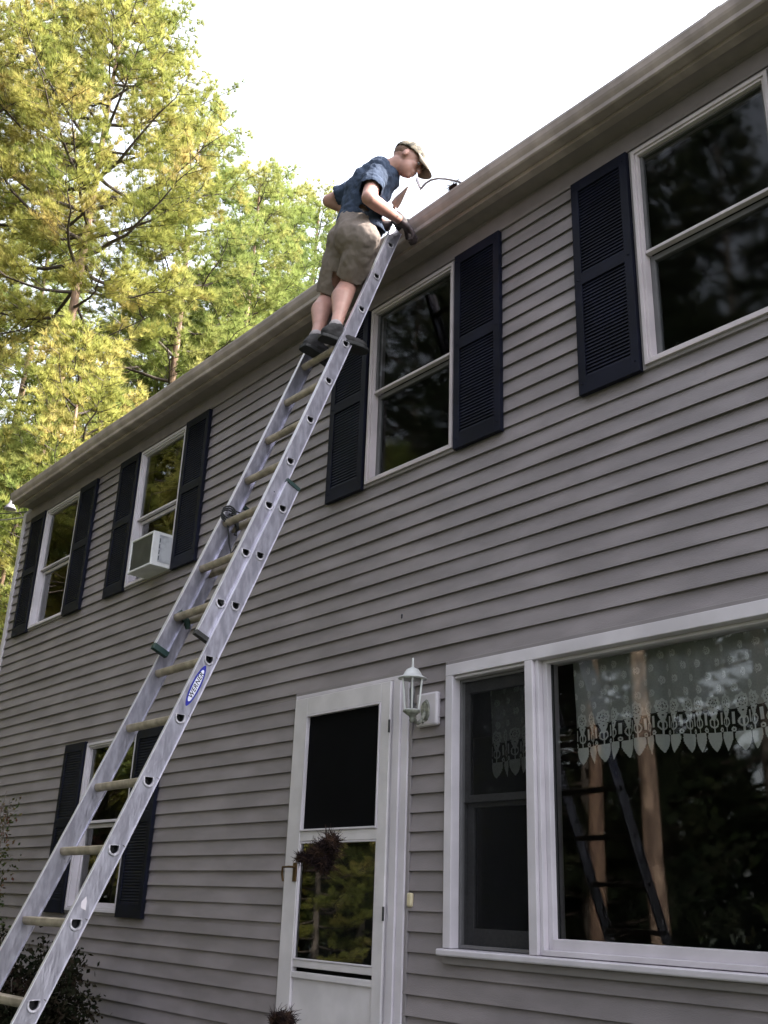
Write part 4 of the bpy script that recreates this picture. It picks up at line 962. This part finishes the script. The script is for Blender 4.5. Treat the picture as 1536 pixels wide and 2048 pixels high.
muck([(602, 1716, 0.014), (622, 1712, 0.020), (640, 1714, 0.030), (652, 1700, 0.034), (663, 1685, 0.026), (648, 1725, 0.026)], 2.05, 'large dark clump of pine needles falling in front of the middle of the storm door', 4, 2600)
muck([(560, 2034, 0.020), (575, 2036, 0.020), (550, 2044, 0.018), (578, 2046, 0.016)], 2.05, 'small dark clump of pine needles falling past the foot of the door', 9, 1000)

rnd = random.Random(12); b = MB(); c = px(906, 371, YG + 0.03)
for i in range(70):
    p0 = c + V((rnd.gauss(0, 0.03), rnd.gauss(0, 0.012), rnd.uniform(-0.03, 0.0))); b.tube([p0, p0 + V((rnd.gauss(0, 0.03), rnd.gauss(0, 0.02), rnd.uniform(0.01, 0.045)))], [0.0022, 0.001], 3, cap=False)
ellip(b, c - V((0, 0, 0.012)), (V((0.035, 0, 0)), V((0, 0.02, 0)), V((0, 0, 0.016))), 8)
tag(b.build('needle_tuft', M_DEBRIS), 'little dark tuft of needles poking over the gutter lip under the curved pipe', 'pine needle tuft')
# ------------------------------------------------------------------ vegetation
rng = np.random.default_rng(7)
def tufts(cent, dirs, L, wid, nper, rg, spreadv=0.9):
    """needle triangles: cent (n,3), dirs (n,3)"""
    n = len(cent); c = np.repeat(cent, nper, 0); d = np.repeat(dirs, nper, 0)
    r = rg.normal(size=(n * nper, 3)); r /= np.linalg.norm(r, axis=1, keepdims=True)
    d = d + r * spreadv; d /= np.linalg.norm(d, axis=1, keepdims=True)
    s = rg.normal(size=(n * nper, 3)); s = np.cross(d, s); s /= np.linalg.norm(s, axis=1, keepdims=True)
    l = (L * rg.uniform(0.6, 1.2, n * nper))[:, None]
    a = c + s * wid / 2; b = c - s * wid / 2; t = c + d * l
    co = np.stack([a, b, t], 1).reshape(-1, 3)
    return co
def pine(seed, H, cb, R, nbr, dens=1.0, rf=1.0, L=0.15, wid=0.022, lean=0.0, dead=6, flat=1.0):
    """returns trunk mesh builder and crown triangle coordinates, base at the origin"""
    rg = np.random.default_rng(seed); rnd = random.Random(seed); b = MB(); r0 = (0.012 * H + 0.06) * rf
    n = 16; pts = []; ph = rnd.uniform(0, 6)
    for i in range(n + 1):
        t = i / n; pts.append(V((lean * H * t + 0.12 * math.sin(t * 5 + ph), 0.12 * math.cos(t * 4 + ph), H * t)))
    b.tube(pts, [r0 * (1 - 0.93 * (i / n) ** 0.9) + 0.01 for i in range(n + 1)], 10)
    def tp(z):
        t = max(0, min(0.999, z / H)) * n; i = int(t); return pts[i].lerp(pts[i + 1], t - i)
    cents = []; dirs = []; b.mat(1)
    for k in range(nbr):
        t = (k + rnd.random() * 0.6) / nbr; z = cb + (H - cb) * (t ** 0.92); az = k * 2.399 + rnd.uniform(-0.4, 0.4)
        prof = (1 - t) ** 0.75 * (0.55 + 0.45 * min(1, t * 4)); ln = R * prof * rnd.uniform(0.65, 1.15) + 0.35
        el = 0.05 + 0.75 * t + rnd.uniform(-0.12, 0.15); base = tp(z); h = V((math.cos(az), math.sin(az), 0))
        seg = 7; bp_ = []
        for i in range(seg + 1):
            u = i / seg; bp_.append(base + h * ln * u * math.cos(el) + V((0, 0, ln * (math.sin(el) * u - 0.10 * math.sin(u * math.pi) + 0.10 * u * u))) + V((rnd.uniform(-1, 1), rnd.uniform(-1, 1), rnd.uniform(-0.6, 0.6))) * 0.04 * ln * u)
        b.tube(bp_, [0.012 * ln + 0.012 - (0.012 * ln + 0.008) * i / seg for i in range(seg + 1)], 5, cap=False)
        side = h.cross(V((0, 0, 1)))
        ns = int(7 + ln * 4.2)
        for j in range(ns):
            u = 0.22 + 0.78 * (j + rnd.random()) / ns; i = min(seg - 1, int(u * seg)); p = bp_[i].lerp(bp_[i + 1], u * seg - i)
            sl_ = (0.34 * ln * (1.15 - u) + 0.32) * rnd.uniform(0.6, 1.2); sg = 1 if j % 2 else -1
            d = (h * rnd.uniform(0.35, 1.0) + side * sg * rnd.uniform(0.5, 1.1) + V((0, 0, rnd.uniform(-0.05, 0.45)))).normalized()
            e = p + d * sl_ + V((0, 0, 0.05 * sl_)); b.tube([p, p.lerp(e, 0.5) - V((0, 0, 0.02)), e], [0.008, 0.006, 0.003], 3, cap=False)
            m = max(4, int(sl_ / 0.06 * dens))
            for q in range(m):
                w = 0.25 + 0.75 * (q + rnd.random()) / m; c = p.lerp(e, w) + V((rnd.gauss(0, 1), rnd.gauss(0, 1), rnd.gauss(0, 0.7) * flat)) * 0.060
                cents.append(tuple(c)); dd = d * 0.7 + V((0, 0, 0.7)) + V((rnd.gauss(0, .3), rnd.gauss(0, .3), 0)); dirs.append(tuple(dd.normalized()))
    for k in range(dead):           # bare dead branches below the crown
        z = cb * rnd.uniform(0.45, 1.05); az = rnd.uniform(0, 6.28); ln = R * rnd.uniform(0.25, 0.7); base = tp(z); h = V((math.cos(az), math.sin(az), rnd.uniform(-0.25, 0.45)))
        m1 = base + h * ln * 0.5 + V((0, 0, rnd.uniform(-0.2, 0.2))); e = base + h * ln
        b.tube([base, m1, e], [0.03, 0.018, 0.006], 4, cap=False)
        for _ in range(4):
            f = rnd.uniform(0.3, 0.95); p = base.lerp(e, f); b.tube([p, p + V((rnd.gauss(0, 1), rnd.gauss(0, 1), rnd.gauss(0, 0.6))).normalized() * ln * 0.35], [0.010, 0.003], 3, cap=False)
    cents = np.array(cents); dirs = np.array(dirs)
    co = tufts(cents, dirs, L, wid, NPER, rg, 0.78)
    return b, co
NPER = 24
TREE_CACHE = {}
def tree_meshes(key, mtrunk, mneed, **kw):
    if key not in TREE_CACHE:
        b, co = pine(**kw); TREE_CACHE[key] = (b.mesh('trunk', [mtrunk, M_LIMB], True), mesh_np('crown', co, np.arange(len(co)).reshape(-1, 3), 3, [mneed]))
    return TREE_CACHE[key]
def place_tree(key, x, y, rot, sc, label, group, name='pine_tree', mt=M_BARK, mn=M_NEED, z=0.0, **kw):
    tm, cm = tree_meshes(key, mt, mn, **kw)
    r = empty(name, (x, y, z), label, 'tree', group); r.rotation_euler = (0, 0, rot); r.scale = (sc, sc, sc)
    for nm, me in (('trunk', tm), ('crown', cm)):
        o = bpy.data.objects.new(nm, me); COL.objects.link(o); o.parent = r
    return r
KW = {
 'pole': dict(seed=61, H=20, cb=10.0, R=3.2, nbr=40, dens=1.0, L=0.15, wid=0.018, dead=3, rf=0.50),
 'big': dict(seed=11, H=22, cb=8.0, R=4.5, nbr=90, dens=1.25, L=0.165, wid=0.0105, dead=14, rf=0.6),
 'mid': dict(seed=23, H=19, cb=10.8, R=3.1, nbr=66, dens=1.3, L=0.16, wid=0.0100, dead=30, lean=0.03, rf=0.55),
 'slim': dict(seed=31, H=19, cb=6.0, R=3.1, nbr=66, dens=1.25, L=0.165, wid=0.0105, dead=10, rf=0.6),
 'low': dict(seed=47, H=11, cb=1.0, R=3.3, nbr=62, dens=0.95, L=0.17, wid=0.0140, dead=2, rf=0.6),
}
GR = 'pine trees beyond the left end of the house'
def at(pxx, pyy, dist):
    d = CF * 1996.6 + CR * (pxx - 768) + CU * (1024 - pyy); h = math.hypot(d.x, d.y); k = dist / h
    return d.x * k, d.y * k, d.z * k + G0
def tree_at(key, pxx, pyy, dist, rot, sc, label, mn=M_NEED, grp=GR, **o):
    x, y, z = at(pxx, pyy, dist); nm = key + ('g' if mn is M_NEED2 else '')
    return place_tree(nm, x, y, rot, sc, label, grp, mn=mn, **KW[key])
def tree_top(key, x, y, dist, rot, label, mn=M_NEED, grp=GR):
    X, Y, Z = at(x, y, dist); nm = key + ('g' if mn is M_NEED2 else '')
    return place_tree(nm, X, Y, rot, Z / KW[key]['H'], label, grp, mn=mn, **KW[key])
tree_top('big', -50, -380, 19.5, 0.3, 'tallest yellow green pine filling the upper left of the picture')
tree_top('mid', 215, -40, 17.5, 1.2, 'pine with a bare sunlit orange trunk showing above the eave')
tree_top('slim', 405, 235, 19.5, 2.0, 'bright green pine just right of the bare orange trunk', M_NEED2)
tree_top('slim', 512, 352, 21, 4.0, 'pointed green pine standing midway between the bare trunk and the man', M_NEED2)
tree_top('slim', 575, 372, 24, 0.6, 'slender green pine standing close to the left of the man', M_NEED2)
tree_top('slim', 640, 395, 26, 5.1, 'distant pine whose top ends directly behind the man', M_NEED2)
tree_top('low', 60, 880, 15, 0.8, 'low bushy pine seen left of the house corner', M_NEED2)
tree_top('low', 185, 690, 15.5, 2.8, 'bushy yellow green pine low behind the left end of the eave')
tree_top('low', 330, 640, 22, 4.6, 'bushy green pine glimpsed below the bare trunk and above the eave', M_NEED2)
tree_top('low', 440, 560, 24, 1.6, 'bushy yellow green pine low above the middle of the eave')
tree_top('low', -40, 900, 20, 5.6, 'bushy pine lowest at the left edge of the picture')
tree_top('big', -260, -100, 20, 2.2, 'yellow green pine at the far left edge of the picture')
tree_top('slim', 120, 330, 27, 3.0, 'darker pine standing behind the tallest pine', M_NEED2)
# yard trees mirrored in the windows, some added only to block sky light
RG_ = 'pine trees round the yard reflected in the windows'
def yard(key, x, y, rot, sc, label, mn=M_NEED, mt=M_BARKG):
    nm = key + {M_NEED2.name: 'g', M_NEEDY.name: 'y'}.get(mn.name, '') + mt.name
    return place_tree(nm, x, y, rot, sc, label, RG_, mn=mn, mt=mt, **KW[key])
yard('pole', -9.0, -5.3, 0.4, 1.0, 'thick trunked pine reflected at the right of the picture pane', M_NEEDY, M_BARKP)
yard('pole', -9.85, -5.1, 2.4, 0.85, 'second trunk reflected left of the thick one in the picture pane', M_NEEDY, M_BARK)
yl = 'pine at the edge of the yard, out of view, mirrored in windows and blocking sky light'
for (key, x, y, rot, sc, g_) in [('low', -21, -2, 0.5, 1.5, 0), ('low', -25, 1, 1.5, 1.7, 0), ('low', -17.5, -4.5, 1.5, 1.3, 1), ('low', -22.5, -4.2, 0.9, 1.6, 0), ('low', -26, -5, 4.5, 1.8, 0), ('low', -15.0, -5.2, 3.1, 0.75, 1),
     ('low', -14.2, -3.4, 0.1, 0.55, 0), ('low', -18.0, -7.5, 4.1, 1.1, 1),
     ('slim', -13, -9, 4.5, 1.1, 2), ('slim', -10.5, -12, 2.5, 1.1, 2), ('low', -16.5, -10.5, 2.5, 1.1, 2), ('low', -13, -11.5, 0.7, 1.1, 2), ('big', -15, -15, 3.3, 1.0, 2), ('low', -8, -14, 4.4, 1.1, 2),
     ('big', 1, -13, 0.9, 1.0, 2), ('big', -3, -11.5, 4.0, 1.0, 2), ('low', 5, -12, 1.0, 1.2, 2), ('big', -19.5, -10, 5.5, 1.0, 2), ('big', -5.5, -13, 5.1, 1.05, 2), ('low', -12.5, -8.5, 3.9, 1.0, 2),
     ('slim', -19, -12, 5.0, 1.1, 2), ('low', -22, -8, 5.5, 1.2, 2), ('big', -9, -19, 1.0, 1.0, 2), ('low', -3, -15, 2.0, 1.1, 2), ('low', -29, 6, 2.0, 1.2, 0)]:
    yard(key, x, y, rot, sc, yl, (M_NEED, M_NEED2, M_NEEDY)[g_])

def understorey():
    rg = np.random.default_rng(99); n = 26000
    a = rg.uniform(math.radians(165), math.radians(350), n); r = rg.uniform(15, 21, n); z = 5.5 * rg.uniform(0, 1, n) ** 0.8 * (0.75 + 0.25 * np.sin(a * 23))
    c = np.stack([r * np.cos(a) - 4, r * np.sin(a) + 1.5, z], 1); d = rg.normal(size=(n, 3)); d /= np.linalg.norm(d, axis=1, keepdims=True)
    s_ = np.cross(d, rg.normal(size=(n, 3))); s_ /= np.linalg.norm(s_, axis=1, keepdims=True); l = rg.uniform(0.25, 0.6, n)[:, None]
    co = np.stack([c, c + d * l * 0.5 + s_ * l * 0.35, c + d * l, c + d * l * 0.5 - s_ * l * 0.35], 1).reshape(-1, 3)
    o = link('understorey', mesh_np('understorey', co, np.arange(len(co)).reshape(-1, 4), 4, [M_UNDER])); tag(o, 'dark leafy understorey of the wood round the yard', 'undergrowth', kind='stuff')
understorey()
def shrub(name, c, R, n, mleaf, seed, label, leaf=0.035, stems=14, cat='shrub'):
    rg = np.random.default_rng(seed); rnd = random.Random(seed)
    root = empty(name, c, label, cat); b = MB(); cents = []
    for i in range(stems):
        a = rnd.uniform(0, 6.28); r = rnd.uniform(0.2, 1); e = V((c[0] + R[0] * r * math.cos(a), c[1] + R[1] * r * math.sin(a), c[2] + R[2] * rnd.uniform(0.55, 1.0)))
        p0 = V(c) + V((rnd.uniform(-.1, .1), rnd.uniform(-.1, .1), 0)); m1 = p0.lerp(e, 0.5) + V((rnd.uniform(-.08, .08), rnd.uniform(-.08, .08), 0.1))
        b.tube([p0, m1, e], [0.012, 0.008, 0.003], 5, cap=False)
        for j in range(5):
            f = rnd.uniform(0.35, 1.0); q = m1.lerp(e, f); q2 = q + V((rnd.gauss(0, 1), rnd.gauss(0, 1), rnd.gauss(0.3, 0.6))).normalized() * R[0] * 0.45; b.tube([q, q2], [0.004, 0.002], 3, cap=False)
            for k in range(n // (stems * 5)):
                f2 = rnd.uniform(0.1, 1.1); cents.append(tuple(q.lerp(q2, f2) + V((rnd.gauss(0, 1), rnd.gauss(0, 1), rnd.gauss(0, 1))) * leaf * 1.2))
    b.build('stems', M_BARKG, root)
    cents = np.array(cents); m = len(cents); d = rg.normal(size=(m, 3)); d[:, 2] -= 0.4; d /= np.linalg.norm(d, axis=1, keepdims=True)
    s = np.cross(d, rg.normal(size=(m, 3))); s /= np.linalg.norm(s, axis=1, keepdims=True); l = (leaf * rg.uniform(0.6, 1.3, m))[:, None]
    co = np.stack([cents, cents + d * l * 0.5 + s * l * 0.3, cents + d * l, cents + d * l * 0.5 - s * l * 0.3], 1).reshape(-1, 3)
    o = link('leaves', mesh_np('leaves', co, np.arange(len(co)).reshape(-1, 4), 4, [mleaf]), root); return root
c = px(-25, 1650, 3.2); shrub('shrub', (c.x, c.y, 0.0), (0.30, 0.30, c.z + 0.32), 1500, M_LEAF, 3, 'reddish leafed young tree at the left edge in front of the siding', 0.035, 12)
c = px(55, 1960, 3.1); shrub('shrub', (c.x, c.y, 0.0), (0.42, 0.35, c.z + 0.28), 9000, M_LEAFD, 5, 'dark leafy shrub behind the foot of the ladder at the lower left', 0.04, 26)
